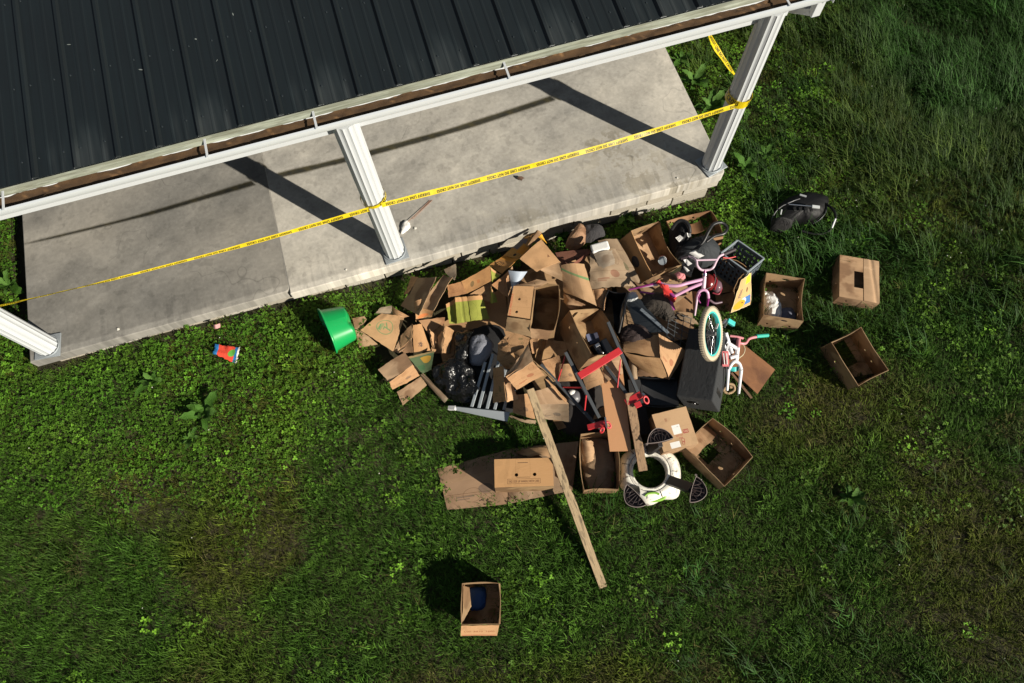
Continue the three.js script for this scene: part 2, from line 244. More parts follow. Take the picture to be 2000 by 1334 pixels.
// ---------- porch ----------
const inPorch = (o) => { o.position.set(...PORCH); o.rotation.y = YAW; return o; };
const porchThing = (name, label, category, group) => inPorch(thing(name, label, category, [0, 0, 0], group));
{ // concrete slabs
  const JOINT = [2.452,0.45,-0.707][0];
  const blot = (x, z, list) => list.reduce((s, [cx, cz, rx, rz, a]) => s + a * Math.exp(-(((x - cx) / rx) ** 2 + ((z - cz) / rz) ** 2)), 0);
  const browns = [[[4.698,0.45,-0.089][0], [4.698,0.45,-0.089][2], 0.5, 0.14, 0.5], [[6,0.45,-0.295][0], [6,0.45,-0.295][2], 0.5, 0.3, 0.45], [[5.878,0.45,-0.724][0], [5.878,0.45,-0.724][2], 0.35, 0.16, 0.5], [[6.423,0.45,0.028][0], [6.423,0.45,0.028][2], 0.35, 0.1, 0.5], [[4.172,0.45,-0.878][0], [4.172,0.45,-0.878][2], 0.25, 0.1, -0.2]];
  const makeTex = (x0, x1, tone, seed) => dataTex(1536, 640, (u, v) => {
    const x = x0 + (x1 - x0) * u, z = -SLAB_D * v;
    const c = fbm(x * 1.6 + seed, z * 1.6, 5), m = fbm(x * 6 + seed, z * 6 + 3, 4), f = fbm(x * 40, z * 40 + seed, 3), s = hash(u * 1536, v * 640 + seed);
    const sweep = fbm(x * 3 + z * 6 + seed, z * 1.2 - x, 3);
    const crack = Math.max(0, 1 - Math.abs(fbm(x * 1.1 + seed * 3, z * 1.1 + 7, 4) - 0.5) * 260) * (fbm(x * 0.9 + 4, z * 0.9, 2) > 0.52 ? 1 : 0), scuffs = sm((fbm(x * 9 + z * 3, z * 34, 3) - 0.62) * 9), spot = sm((fbm(x * 13 + 3, z * 13, 3) - 0.66) * 12), drip = sm((fbm(x * 22, z * 2.5 + seed, 3) - 0.52) * 6) * sm((z + 0.5) / 0.4);
    const edge = sm((z + 0.075 + 0.02 * (m - 0.5)) / 0.03);
    const brown = sm((m * 0.6 + f * 0.4 - 0.44) * 6) * Math.max(0, blot(x, z, browns)) * (seed > 5 ? 1 : 0.5);
    let k = tone * (0.79 + 0.34 * c + 0.16 * (m - 0.5) + 0.14 * (sweep - 0.5) + 0.14 * (f - 0.5) + (s > 0.985 ? -0.12 : s < 0.012 ? 0.1 : 0));
    k *= 1 - 0.42 * brown - 0.16 * crack - 0.07 * spot - 0.07 * drip + 0.03 * scuffs; k *= 1 + 0.16 * edge;
    return [k, k * (0.985 - 0.03 * brown - 0.02 * c), k * (0.945 - 0.1 * brown - 0.05 * c)];
  });
  const slabGeo = (x0, x1, z1) => {
    const s = new THREE.Shape(); s.moveTo(x0, -z1); s.lineTo(x1 - 0.05, -z1); s.quadraticCurveTo(x1, -z1, x1, -z1 + 0.05); s.lineTo(x1, SLAB_D); s.lineTo(x0, SLAB_D);
    const g = new THREE.ExtrudeGeometry(s, { depth: 0.11, bevelEnabled: true, bevelThickness: 0.008, bevelSize: 0.008, bevelSegments: 2 }).rotateX(-Math.PI / 2).translate(0, SLAB - 0.118, 0);
    const p = g.attributes.position, u = g.attributes.uv; for (let i = 0; i < p.count; i++) u.setXY(i, (p.getX(i) - x0) / (x1 - x0), Math.max(0.002, Math.min(1, -p.getZ(i) / SLAB_D + 0.002)) + (SLAB - p.getY(i) > 0.02 ? 0 : 0));
    return g;
  };
  const mat = (t) => new THREE.MeshStandardMaterial({ map: t, roughness: 0.9, bumpMap: grit, bumpScale: 0.002 });
  const a = struct('porch_floor_slab', slabGeo(0, JOINT - 0.006, 0.0), mat(makeTex(0, JOINT, 0.52, 2))); inPorch(a); a.userData.label = 'darker left concrete slab of the porch floor';
  const b = struct('porch_floor_slab', slabGeo(JOINT + 0.006, SLAB_L, 0.035), mat(makeTex(JOINT, SLAB_L, 0.675, 9))); inPorch(b); b.userData.label = 'paler right concrete slab of the porch floor';
  // block foundation below the slab
  const f = porchThing('foundation_wall', 'low mortared concrete block wall under the porch floor edge', 'wall');
  const core = new THREE.BoxGeometry(SLAB_L - 0.1, 0.6, SLAB_D - 0.1).translate(SLAB_L / 2, 0.02, -SLAB_D / 2 - 0.03); part('mortar', core, plain(0.33, 0.30, 0.25, 0.95, { bumpMap: grit, bumpScale: 0.004 }), f);
  const bm = [plain(0.40, 0.36, 0.29, 0.92, { bumpMap: grit, bumpScale: 0.004 }), plain(0.35, 0.32, 0.26, 0.92, { bumpMap: grit, bumpScale: 0.004 }), plain(0.44, 0.41, 0.35, 0.92, { bumpMap: grit, bumpScale: 0.004 })];
  const bg = new RoundedBoxGeometry(0.385, 0.185, 0.09, 2, 0.008), bs = new RoundedBoxGeometry(0.09, 0.185, 0.385, 2, 0.008);
  for (let r = 0; r < 2; r++) for (let k = 0; k < 17; k++) { const m = part('block', bg, bm[(k * 5 + r * 2) % 3], f); m.position.set(0.26 + k * 0.397 + (r ? 0 : 0.1), 0.235 - r * 0.195, -0.055 + 0.004 * hash(k, r)); }
  for (let r = 0; r < 2; r++) for (let k = 0; k < 6; k++) { const m = part('block', bs, bm[(k * 7 + r) % 3], f); m.position.set(SLAB_L - 0.075 + 0.004 * hash(k, r + 3), 0.235 - r * 0.195, -0.33 - k * 0.397); }
}
const white = plain(0.53, 0.555, 0.57, 0.38, { bumpMap: grit, bumpScale: 0.0006 });
const galv = plain(0.33, 0.36, 0.38, 0.5, { metalness: 0.4, bumpMap: grit, bumpScale: 0.001 });
const COLX = [0.17, 3.51, 6.795], COLZ = -0.1, LIP = 2.55;
{ // fluted columns
  const s = new THREE.Shape(), F = 14; for (let i = 0; i <= F * 8; i++) { const a = i / (F * 8) * Math.PI * 2, w = (i % 8) / 8, r = 0.097 - 0.008 * Math.pow(Math.sin(Math.PI * w), 0.8) * (w > 0 ? 1 : 0); i ? s.lineTo(r * Math.cos(a), r * Math.sin(a)) : s.moveTo(r, 0); }
  const shaft = smooth(new THREE.ExtrudeGeometry(s, { depth: 1.975, bevelEnabled: false, steps: 1 }).rotateX(-Math.PI / 2).translate(0, SLAB + 0.02, 0), 0.5);
  const labels = ['white fluted column cut off by the left edge of the photo', 'white fluted column in the middle of the porch front', 'white fluted column at the right porch corner, grey on its shaded side'];
  COLX.forEach((x, i) => {
    const c = thing('porch_column', labels[i], 'column', [0, 0, 0], 'porch columns');
    const p = new THREE.Vector3(x, 0, COLZ).applyAxisAngle(new THREE.Vector3(0, 1, 0), YAW).add(V(PORCH)); c.position.set(p.x, 0, p.z); c.rotation.y = YAW;
    part('shaft', shaft, white, c);
    const base = part('base_plate', new RoundedBoxGeometry(0.235, 0.014, 0.235, 2, 0.004).rotateY(i === 2 ? 0.25 : i ? 0.06 : -0.1).translate(0, SLAB + 0.008, 0), galv, c);
    part('base_ring', new THREE.TorusGeometry(0.108, 0.007, 8, 40).rotateX(Math.PI / 2).translate(0, SLAB + 0.02, 0), galv, base);
  });
}
{ // roof sheets, fascia and gutter
  const r = porchThing('porch_roof', 'dark ribbed sheet metal porch roof with white gutter along its eave', 'roof');
  const X0 = -0.9, X1 = 7.05, EAVE = -0.155, PITCH = THREE.MathUtils.degToRad(4), LEN = 3.4;
  const roofTex = dataTex(512, 1024, (u, v) => { const d = fbm(u * 8, v * 14, 4), dust = sm((fbm(u * 12 + 7, v * 5, 4) - 0.45) * 3) * sm((0.13 - v) * 9 + 0.25 * (d - 0.5)), st = vnoise(u * 90, v * 4); const k = 0.092 + 0.015 * (d - 0.5) + 0.02 * (st - 0.5); return [k * 0.62 + 0.10 * dust, k * 0.95 + 0.09 * dust, k * 1.05 + 0.085 * dust]; });
  const rm = new THREE.MeshStandardMaterial({ map: roofTex, roughness: 0.55, metalness: 0.0, bumpMap: grit, bumpScale: 0.0006 });
  const PW = 0.834, RIB = PW / 3, prof = [];
  for (let k = 0; k < 3; k++) { const o = k * RIB; prof.push([o, 0], [o + 0.013, 0.019], [o + 0.033, 0.019], [o + 0.046, 0], [o + 0.107, 0], [o + 0.115, 0.0026], [o + 0.125, 0.0026], [o + 0.133, 0], [o + 0.190, 0], [o + 0.198, 0.0026], [o + 0.208, 0.0026], [o + 0.216, 0]); } prof.push([PW, 0], [PW + 0.012, 0.0185]);
  const s = new THREE.Shape(); prof.forEach(([x, y], i) => i ? s.lineTo(x, y) : s.moveTo(x, y)); [...prof].reverse().forEach(([x, y]) => s.lineTo(x, y - 0.003));
  const g = new THREE.ExtrudeGeometry(s, { depth: LEN, bevelEnabled: false }).translate(0, 0, -LEN);
  const gp = g.attributes.position, gu = g.attributes.uv; for (let i = 0; i < gp.count; i++) gu.setXY(i, gp.getX(i) / PW, -gp.getZ(i) / LEN);
  const screwM = plain(0.02, 0.026, 0.03, 0.4), screws = merge([0.15, 0.75, 1.5, 2.2].flatMap((z) => [0.06, 0.225].flatMap((q) => [0, 1, 2].map((k) => new THREE.CylinderGeometry(0.006, 0.007, 0.006, 6).translate(k * RIB + q, 0.003, -z)))));
  const closures = merge([0, 1, 2].map((k) => new THREE.ExtrudeGeometry(new THREE.Shape([[0.002, -0.004], [0.044, -0.004], [0.032, 0.0165], [0.014, 0.0165]].map(([x, y]) => new THREE.Vector2(x + k * RIB, y))), { depth: 0.03, bevelEnabled: false }).translate(0, 0, -0.034)));
  const RIB0 = [1.453,2.6,-0.122][0], start = RIB0 - 0.02 - PW * Math.ceil((RIB0 - X0) / PW);
  for (let k = 0, x = start; x < X1 - 0.1; k++, x += PW) { const m = part('roof_panel', g, rm, r); m.position.set(x, LIP + 0.035 + k * 0.0006, EAVE + 0.02); m.rotation.x = PITCH; part('screws', screws, screwM, m); part('rib_closures', closures, screwM, m); }
  const RW = X1 - X0, mid = (X0 + X1) / 2;
  const drift = print(1024, 32, '#70756a', (q, w, h) => { for (let i = 0; i < 1200; i++) { q.fillStyle = rnd() < 0.6 ? 'rgba(92,96,70,0.10)' : 'rgba(190,195,180,0.12)'; q.beginPath(); q.ellipse(rnd() * w, rnd() * h, rr(2, 26), rr(1, 6), 0, 0, 7); q.fill(); } });
  part('fascia', new THREE.BoxGeometry(RW, 0.12, 0.02).translate(mid, LIP - 0.06, EAVE - 0.03), white, r);
  part('beam', new THREE.BoxGeometry(RW - 0.2, 0.12, 0.1).translate(mid, LIP - 0.19, EAVE - 0.01), white, r);
  // gutter trough (profile in z-y), open above
  const zF = 0.02, zB = -0.14, GX0 = -0.9, GX1 = 7.19, GL = GX1 - GX0;
  const gs = new THREE.Shape([[zF, LIP], [zF - 0.018, LIP], [zF - 0.018, LIP - 0.006], [zF - 0.004, LIP - 0.006], [zF - 0.012, LIP - 0.04], [zF - 0.03, LIP - 0.076], [zB + 0.004, LIP - 0.076], [zB + 0.004, LIP + 0.005], [zB, LIP + 0.005], [zB, LIP - 0.080], [zF - 0.027, LIP - 0.080], [zF - 0.008, LIP - 0.042]].map(([z, y]) => new THREE.Vector2(z, y)));
  const gutterWhite = plain(0.66, 0.70, 0.72, 0.35, { bumpMap: grit, bumpScale: 0.0006 });
  const gut = part('gutter', smooth(new THREE.ExtrudeGeometry(gs, { depth: GL, bevelEnabled: false }).rotateY(Math.PI / 2).scale(1, 1, -1).translate(0, 0, 0).applyMatrix4(new THREE.Matrix4().makeTranslation(GX0, 0, 0)), 0.3), gutterWhite, r);
  const gp2 = gut.geometry.attributes.position;
  part('gutter_back_flashing', new THREE.BoxGeometry(GL - 0.05, 0.003, 0.05).rotateX(0.7).translate(GX0 + GL / 2, LIP + 0.002, zB + 0.018), drift, gut);
  { // rotting leaf litter lying in the trough
    const n = 340, pos = [], idx = [], col = []; for (let i = 0; i <= n; i++) for (let j = 0; j <= 6; j++) { const x = GX0 + 0.02 + (GL - 0.04) * i / n, z = zB + 0.006 + (zF - 0.045 - zB) * j / 6, h = fbm(x * 14, z * 60, 4); pos.push(x, LIP - 0.072 + 0.035 * h, z); const d = fbm(x * 30 + 4, z * 90, 3), y = hash(i, j) > 0.94 ? 2.6 : 1; col.push((0.05 + 0.10 * d * h) * y, (0.027 + 0.055 * d * h) * y, (0.012 + 0.018 * d * h) * y); }
    for (let i = 0; i < n; i++) for (let j = 0; j < 6; j++) { const a = i * 7 + j; idx.push(a, a + 1, a + 8, a, a + 8, a + 7); }
    const q = new THREE.BufferGeometry(); q.setAttribute('position', new THREE.Float32BufferAttribute(pos, 3)); q.setAttribute('color', new THREE.Float32BufferAttribute(col, 3)); q.setAttribute('uv', new THREE.Float32BufferAttribute(pos.filter((_, i) => i % 3 !== 1), 2)); q.setIndex(idx); q.computeVertexNormals();
    part('gutter_litter', q, new THREE.MeshStandardMaterial({ vertexColors: true, roughness: 0.95, bumpMap: grit, bumpScale: 0.006 }), gut);
  }
  const strap = new RoundedBoxGeometry(0.016, 0.004, zF - zB + 0.01, 2, 0.001);
  for (const x of [[1.218,2.56,-0.078][0], [2.578,2.56,-0.047][0], [3.333,2.56,-0.025][0], [4.709,2.56,-0.023][0], [6.822,2.56,0.02][0]]) { const m = part('gutter_hanger', strap, white, gut); m.position.set(x, LIP + 0.008, (zF + zB) / 2); }
  part('gutter_end', new THREE.BoxGeometry(0.004, 0.08, zF - zB).translate(GX1 + 0.003, LIP - 0.04, (zF + zB) / 2), white, gut);
  part('downspout', merge([new RoundedBoxGeometry(0.075, 0.16, 0.055, 2, 0.008).translate(GX1 - 0.045, LIP - 0.17, -0.06), bar([GX1 - 0.045, LIP - 0.22, -0.06], [GX1 - 0.045, LIP - 0.42, -0.31], 0.075, 0.055, [0, 1, 0], 0.008)]), white, gut);
  // bird droppings dried on the sheets
  const dm = plain(0.16, 0.18, 0.17, 0.9);
  for (const q of [[1.791,2.68,-1.145], [2.664,2.68,-0.927], [2.252,2.66,-0.785], [2.778,2.66,-0.704], [2.956,2.7,-1.061]]) { const m = part('bird_dropping', new THREE.CircleGeometry(0.009, 7).scale(rr(0.3, 0.8), rr(0.6, 1.9), 1).rotateX(-Math.PI / 2 + PITCH).rotateY(rr(0, 3)), dm, r); m.position.set(q[0], LIP + 0.0405 + (EAVE + 0.02 - q[2]) * Math.tan(PITCH), q[2]); }
}
{ // barrier tape between the columns
  const c = document.createElement('canvas'); c.width = 1024; c.height = 128; const q = c.getContext('2d');
  q.fillStyle = '#e2c916'; q.fillRect(0, 0, 1024, 128); for (let i = 0; i < 40; i++) { q.fillStyle = 'rgba(120,100,20,0.10)'; q.fillRect(rnd() * 1024, 0, rr(2, 14), 128); } q.fillStyle = '#1b1a12'; q.font = 'bold 92px sans-serif'; q.textBaseline = 'middle'; q.textAlign = 'center'; q.save(); q.translate(500, 54); q.scale(0.70, 1.0); q.fillText('SHERIFF LINE DO NOT CROSS', 0, 0, 1330); q.strokeStyle = '#1b1a12'; q.lineWidth = 5; q.strokeText('SHERIFF LINE DO NOT CROSS', 0, 0, 1330); q.restore();
  const t = new THREE.CanvasTexture(c); t.wrapS = THREE.RepeatWrapping; t.colorSpace = THREE.SRGBColorSpace;
  const m = new THREE.MeshPhysicalMaterial({ map: t, roughness: 0.38, transmission: 0.18, thickness: 0, side: THREE.DoubleSide });
  const ribbon = (pts, angles, width, period) => { // pts in porch space, angle of the width from level, seen along the tape
    const cv = new THREE.CatmullRomCurve3(pts.map(V), false, 'catmullrom', 0.3), n = pts.length * 26, pos = [], uv = [], idx = []; let d = 0, last = null;
    for (let i = 0; i <= n; i++) {
      const tt = i / n, p = cv.getPoint(tt), tg = cv.getTangent(tt), side = new THREE.Vector3().crossVectors(tg, new THREE.Vector3(0, 1, 0)).normalize(), up = new THREE.Vector3().crossVectors(side, tg);
      if (last) d += p.distanceTo(last); last = p.clone();
      const f = tt * (angles.length - 1), k = Math.min(angles.length - 2, Math.floor(f)), e = sm(f - k), a = angles[k][0] * (1 - e) + angles[k + 1][0] * e + 0.7 * (fbm(d * 2.3 + width * 90, 8, 3) - 0.5), w = width * (angles[k][1] * (1 - e) + angles[k + 1][1] * e) * (0.9 + 0.2 * fbm(d * 5, 3, 2));
      for (const s of [-1, 0, 1]) { const o = side.clone().multiplyScalar(Math.cos(a) * s * w / 2).addScaledVector(up, -Math.sin(a) * s * w / 2); if (s === 0) o.addScaledVector(up, 0.004 * Math.sin(d * 23)); pos.push(p.x + o.x, p.y + o.y, p.z + o.z); uv.push(-d / period, s / 2 + 0.5); }
    }
    for (let i = 0; i < n; i++) for (let j = 0; j < 2; j++) { const a = i * 3 + j; idx.push(a, a + 1, a + 4, a, a + 4, a + 3); }
    const g = new THREE.BufferGeometry(); g.setAttribute('position', new THREE.Float32BufferAttribute(pos, 3)); g.setAttribute('uv', new THREE.Float32BufferAttribute(uv, 2)); g.setIndex(idx); g.computeVertexNormals(); return g;
  };
  const tp = porchThing('barrier_tape', 'yellow sheriff barrier tape strung between the porch columns', 'tape');
  const zf = COLZ + 0.108;
  part('tape_span', ribbon([[0.17, 1.49, zf], [1.2, 1.42, zf], [2.3, 1.40, zf], [3.45, 1.43, zf]], [[0.1, 0.45], [-0.4, 0.35], [0.9, 0.45], [0.75, 0.7], [0.9, 0.9]], 0.043, 0.44), m, tp);
  part('tape_span', ribbon([[3.56, 1.44, zf], [4.4, 1.42, zf], [5.6, 1.43, zf], [6.72, 1.47, COLZ + 0.09]], [[0.95, 0.95], [0.8, 1], [0.8, 1], [0.95, 0.95]], 0.043, 0.44), m, tp);
  part('tape_span', ribbon([[6.792,1.56,-0.256], [6.741,1.62,-0.356], [6.663,1.72,-0.46], [6.59,1.84,-0.514], [6.513,1.98,-0.543]], [[0.3, 0.6], [0.1, 0.75], [0.0, 1], [0.0, 1.1], [0.2, 1]], 0.06, 0.44), m, tp);
  COLX.forEach((x, i) => { const y = [1.49, 1.435, 1.47][i]; const g = new THREE.CylinderGeometry(0.109, 0.109, i === 2 ? 0.085 : 0.036, 36, 1, true); g.rotateZ(i === 2 ? -0.16 : 0.1).translate(x, y, COLZ); part('tape_wrap', g, m, tp); });
}

// ---------- grass ----------
const inside = (x, z, P) => { let c = false; for (let i = 0, j = P.length - 1; i < P.length; j = i++) { const a = P[i], b = P[j]; if ((a[2] > z) !== (b[2] > z) && x < (b[0] - a[0]) * (z - a[2]) / (b[2] - a[2]) + a[0]) c = !c; } return c; };
const PILE = [[-1.461,0.167,-2.614], [-1.19,0.139,-2.711], [-0.93,0.1,-2.843], [-0.604,0.05,-3.064], [-0.153,0.05,-3.198], [0.281,0.05,-3.366], [0.598,0.05,-3.367], [1.207,0.05,-3.373], [1.712,0.05,-3.389], [2.171,0.05,-3.289], [2.406,0.05,-3.005], [2.269,0,-2.614], [1.801,0,-2.571], [2.071,0,-2.088], [1.892,0,-1.638], [1.628,0,-1.509], [1.486,0,-1.227], [0.878,0,-1.324], [0.459,0,-1.454], [0.138,0,-1.654], [-0.537,0,-1.834], [-0.873,0,-2.12], [-1.174,0,-2.092]];
const MAT = [[-0.745,0.02,-1.207], [0.52,0.02,-1.357], [0.446,0.02,-0.964], [-0.673,0.02,-0.884]];
const SEAT = [[2.806,0.02,-3.465], [2.869,0.02,-3.668], [3.046,0.02,-3.764], [3.343,0.02,-3.762], [3.348,0.02,-3.594], [3.196,0.02,-3.467], [2.898,0.02,-3.445]];
const BOARD = [[2.226,0.03,-2.213], [2.469,0.03,-1.93], [2.283,0.03,-1.734], [2.06,0.03,-2.015]];
const bare = [PILE, MAT, BOARD, SEAT];
const footprint = ([p, q, [L, , D]]) => { const Q = new THREE.Quaternion(...q); bare.push([[-1, -1], [1, -1], [1, 1], [-1, 1]].map(([a, b]) => { const v = new THREE.Vector3(a * (L / 2 - 0.015), 0, b * (D / 2 - 0.015)).applyQuaternion(Q).add(V(p)); return [v.x, 0, v.z]; })); };
[[[3.4438,-0.0002,-2.7454],[-0.0052,-0.126,-0.0261,0.9917],[0.39,0.1615,0.4648]], [[2.661,-0.0004,-2.5757],[-0.0359,-0.1345,0.0055,0.9903],[0.3709,0.2325,0.4737]], [[-0.4337,-0.001,-0.0304],[0.0001,-0.0328,-0.0,0.9995],[0.3138,0.2578,0.3241]], [[0.7006,-0.0003,-1.145],[0.0056,-0.0248,0.0101,0.9996],[0.3074,0.2359,0.5074]], [[1.3956,-0.0001,-1.3696],[0.0043,0.0815,0.0024,0.9967],[0.321,0.2989,0.348]], [[3.2057,-0.0049,-1.958],[0.0672,0.1924,0.0147,0.9789],[0.3277,0.2842,0.4641]], [[1.7598,-0.0001,-1.1557],[0.0074,-0.4325,-0.0235,0.9013],[0.4839,0.2191,0.3856]]].forEach((f) => footprint(f));
const holes = []; // cut-outs in carton bottoms where the lawn shows
const cut = ([p, q], [a, b, c, d]) => { const Q = new THREE.Quaternion(...q); holes.push([[a, b], [c, b], [c, d], [a, d]].map(([x, z]) => { const v = new THREE.Vector3(x, 0, z).applyQuaternion(Q).add(V(p)); return [v.x, 0, v.z]; })); };
cut([[3.2057,-0.0049,-1.958],[0.0672,0.1924,0.0147,0.9789],[0.3277,0.2842,0.4641]], [-0.15, -0.20, 0.09, 0.05]); cut([[1.7598,-0.0001,-1.1557],[0.0074,-0.4325,-0.0235,0.9013],[0.4839,0.2191,0.3856]], [-0.13, -0.07, 0.03, 0.09]);
bare.push([[-2.834,0.273,-2.534], [-2.599,0.263,-2.481], [-2.648,0.265,-2.355], [-2.837,0.274,-2.45]]);
{
  const blade = (x, z, h, w, dir, lean, pos, nor, uvs, idx, seg = 3) => {
    const b = pos.length / 3, cx = Math.cos(dir), cz = Math.sin(dir);
    for (let k = 0; k <= seg; k++) { const t = k / seg, off = lean * t * t, ww = w * (1 - 0.85 * t * t) / 2, y = h * (t - 0.25 * t * t * Math.min(1, lean / h)); for (const s of k === seg ? [0] : [-1, 1]) { pos.push(x + cx * off - cz * ww * s, y, z + cz * off + cx * ww * s); nor.push(-cx * 0.5, 0.8, -cz * 0.5); uvs.push(0.5, t); } }
    for (let k = 0; k < seg; k++) { const a = b + k * 2; if (k === seg - 1) idx.push(a, a + 1, a + 2); else idx.push(a, a + 1, a + 3, a, a + 3, a + 2); }
  };
  const finish = (pos, uvs, idx) => { const g = new THREE.BufferGeometry(); g.setAttribute('position', new THREE.Float32BufferAttribute(pos, 3)); g.setAttribute('uv', new THREE.Float32BufferAttribute(uvs, 2)); g.setIndex(idx); g.computeVertexNormals(); return g; };
  const tuft = (n, rad, h0, h1, w, spread, comb = 0) => { const pos = [], nor = [], uvs = [], idx = []; for (let i = 0; i < n; i++) { const a = rnd() * 6.283, r = rad * Math.sqrt(rnd()), h = rr(h0, h1), d = comb ? rr(-1.0, 1.0) : a + rr(-1.2, 1.2); blade(Math.cos(a) * r, Math.sin(a) * r, h, w * rr(0.7, 1.3), d, h * rr(0.3, 1) * spread, pos, nor, uvs, idx, comb ? 4 : 3); } return finish(pos, uvs, idx); };
  const clover = (n, rad, h0, h1, size) => { const pos = [], uvs = [], idx = []; for (let i = 0; i < n; i++) {
    const a = rnd() * 6.283, r = rad * Math.sqrt(rnd()), x = Math.cos(a) * r, z = Math.sin(a) * r, y = rr(h0, h1), rot = rnd() * 6.28, tx = rr(-0.5, 0.5), tz = rr(-0.5, 0.5), s0 = size * rr(0.65, 1.3);
    for (let l = 0; l < 3; l++) { const d = rot + l * 2.094, b = pos.length / 3, cx = Math.cos(d), cz = Math.sin(d); const P = [[0, 0], [0.45, 0.42], [0.95, 0.34], [1.05, 0], [0.95, -0.34], [0.45, -0.42]]; for (const [p, q] of P) { const px = (cx * p - cz * q) * s0, pz = (cz * p + cx * q) * s0; pos.push(x + px, y + px * tx + pz * tz + Math.abs(q) * s0 * 0.35, z + pz); uvs.push(p, q + 0.5); } idx.push(b, b + 1, b + 3, b + 1, b + 2, b + 3, b, b + 3, b + 5, b + 3, b + 4, b + 5); } }
    return finish(pos, uvs, idx); };
  const kinds = {
    lawn_grass: { geos: [tuft(28, 0.055, 0.035, 0.075, 0.0046, 0.9), tuft(28, 0.055, 0.03, 0.065, 0.0044, 1.1), tuft(22, 0.065, 0.045, 0.10, 0.005, 1.0)], rough: 0.55 },
    clover_cover: { geos: [clover(17, 0.07, 0.02, 0.06, 0.0095), clover(16, 0.07, 0.025, 0.07, 0.0115), clover(10, 0.07, 0.03, 0.075, 0.015)], rough: 0.5 },
    tall_grass: { geos: [tuft(22, 0.08, 0.10, 0.21, 0.005, 1.0, 1), tuft(18, 0.08, 0.09, 0.18, 0.0052, 1.2, 1), tuft(18, 0.07, 0.08, 0.17, 0.005, 1.0)], rough: 0.45 },
    dry_thatch: { geos: [tuft(22, 0.07, 0.02, 0.05, 0.004, 1.6), tuft(12, 0.09, 0.02, 0.07, 0.004, 1.8), tuft(4, 0.05, 0.09, 0.2, 0.0032, 1.3)], rough: 0.8 },
  };
  const place = {}; for (const k in kinds) place[k] = kinds[k].geos.map(() => []);
  const slabAt = (x, z) => { const [a, f] = toPorch(x, z); return a > -0.03 && a < SLAB_L + 0.03 && f < 0.075 && f > -SLAB_D; };
  const STEP = 0.052, blooms = [];
  for (let x0 = -6.8; x0 < 6.9; x0 += STEP) for (let z0 = -7.4; z0 < 1.5; z0 += STEP) {
    const x = x0 + rr(-0.5, 0.5) * STEP, z = z0 + rr(-0.5, 0.5) * STEP;
    if (x < -6.1 + (z + 7.4) * 0.12 || x > 6.5 - (z + 6.2) * 0.28) continue;
    const [al, fr] = toPorch(x, z);
    if (slabAt(x, z) || (al > -0.2 && al < SLAB_L && fr < -0.6)) continue;
    if (bare.some((P) => inside(x, z, P)) && !(holes.some((P) => inside(x, z, P)))) continue;
    const n1 = fbm(x * 0.75 + 3, z * 0.75, 3), n2 = fbm(x * 1.9 + 30, z * 1.9 + 8, 3), n3 = fbm(x * 5 + 60, z * 5, 2);
    const nearPorch = sm((1.5 - Math.max(0, fr)) / 1.2) * (al < SLAB_L + 0.3 ? 1 : 0.35);
    const leftClover = sm((-x - 0.9) / 1.6) * sm((-z - 0.75) / 0.8) * 0.85;
    const right = sm((x - 1.9) / 1.6) * sm((-z - 1.6) / 1.6), corner = sm((x - 3.2) / 1.5) * sm((-z - 3.2) / 1.2), low = sm((z + 1.0) / 0.9) * sm((x - 0.4) / 1.0);
    const pc = Math.max(nearPorch, leftClover) * 0.9 + 0.45 * (n2 - 0.5) - 0.55 * corner, pd = sm((n1 * 0.6 + n3 * 0.4 - 0.47) * 7) * (1 - 0.9 * Math.min(1, nearPorch + right * 0.7)) * 0.6;
    const u = rnd(), pick = u < Math.max(0.006, pc) * 0.92 ? 'clover_cover' : rnd() < pd ? 'dry_thatch' : rnd() < Math.max(0.75 * corner + 0.45 * right * (n2 > 0.45 ? 1 : 0.4), 0.10 * low * (n2 > 0.52 ? 1 : 0.2)) ? 'tall_grass' : 'lawn_grass';
    const list = place[pick], v = Math.floor(rnd() * (pick === 'dry_thatch' ? 2 : list.length)), flow = 2.2 + 2.4 * (fbm(x * 0.9 + 9, z * 0.9 + 2, 2) - 0.5) * 2;
    list[v].push([x, z, pick === 'tall_grass' ? flow + rr(-1.1, 1.1) : rnd() * 6.283, rr(0.75, 1.25) * (pick === 'clover_cover' ? 0.9 + 0.3 * n2 : pick === 'tall_grass' ? 0.35 + 1.5 * fbm(x * 2.6 + 70, z * 2.6, 2) : 0.55 + 0.9 * fbm(x * 3.1 + 12, z * 3.1, 2)), n1, n2, n3, rnd()]);
    if (rnd() < 0.012 + 0.03 * right + 0.03 * low) place.dry_thatch[2].push([x, z, rnd() * 6.283, rr(0.6, 1.1), n1, n2, n3, 0.7 + 0.3 * rnd()]);
    if (rnd() < 0.002 + 0.012 * right) blooms.push([x, z]);
    if (pick === 'dry_thatch' && rnd() < 0.6) place.lawn_grass[0].push([x + rr(-0.04, 0.04), z + rr(-0.04, 0.04), rnd() * 6.283, rr(0.6, 1.0), n1, n2, n3, rnd()]);
    if (pick === 'lawn_grass' && rnd() < 0.35) place.lawn_grass[1].push([x + rr(-0.04, 0.04), z + rr(-0.04, 0.04), rnd() * 6.283, rr(0.7, 1.1), n1, n2, n3, rnd()]);
    if (pick === 'clover_cover' && rnd() < 0.3) place.lawn_grass[2].push([x + rr(-0.04, 0.04), z + rr(-0.04, 0.04), rnd() * 6.283, rr(0.7, 1.0), n1, n2, n3, rnd()]);
  }
  const labels = { lawn_grass: 'short green lawn grass around the heap', clover_cover: 'low clover and small-leaved weeds in front of the porch', tall_grass: 'long wavy unmown grass on the right', dry_thatch: 'dry brownish thatch in thin lawn patches' };
  const cats = { lawn_grass: 'grass', clover_cover: 'clover', tall_grass: 'grass', dry_thatch: 'dry grass' };
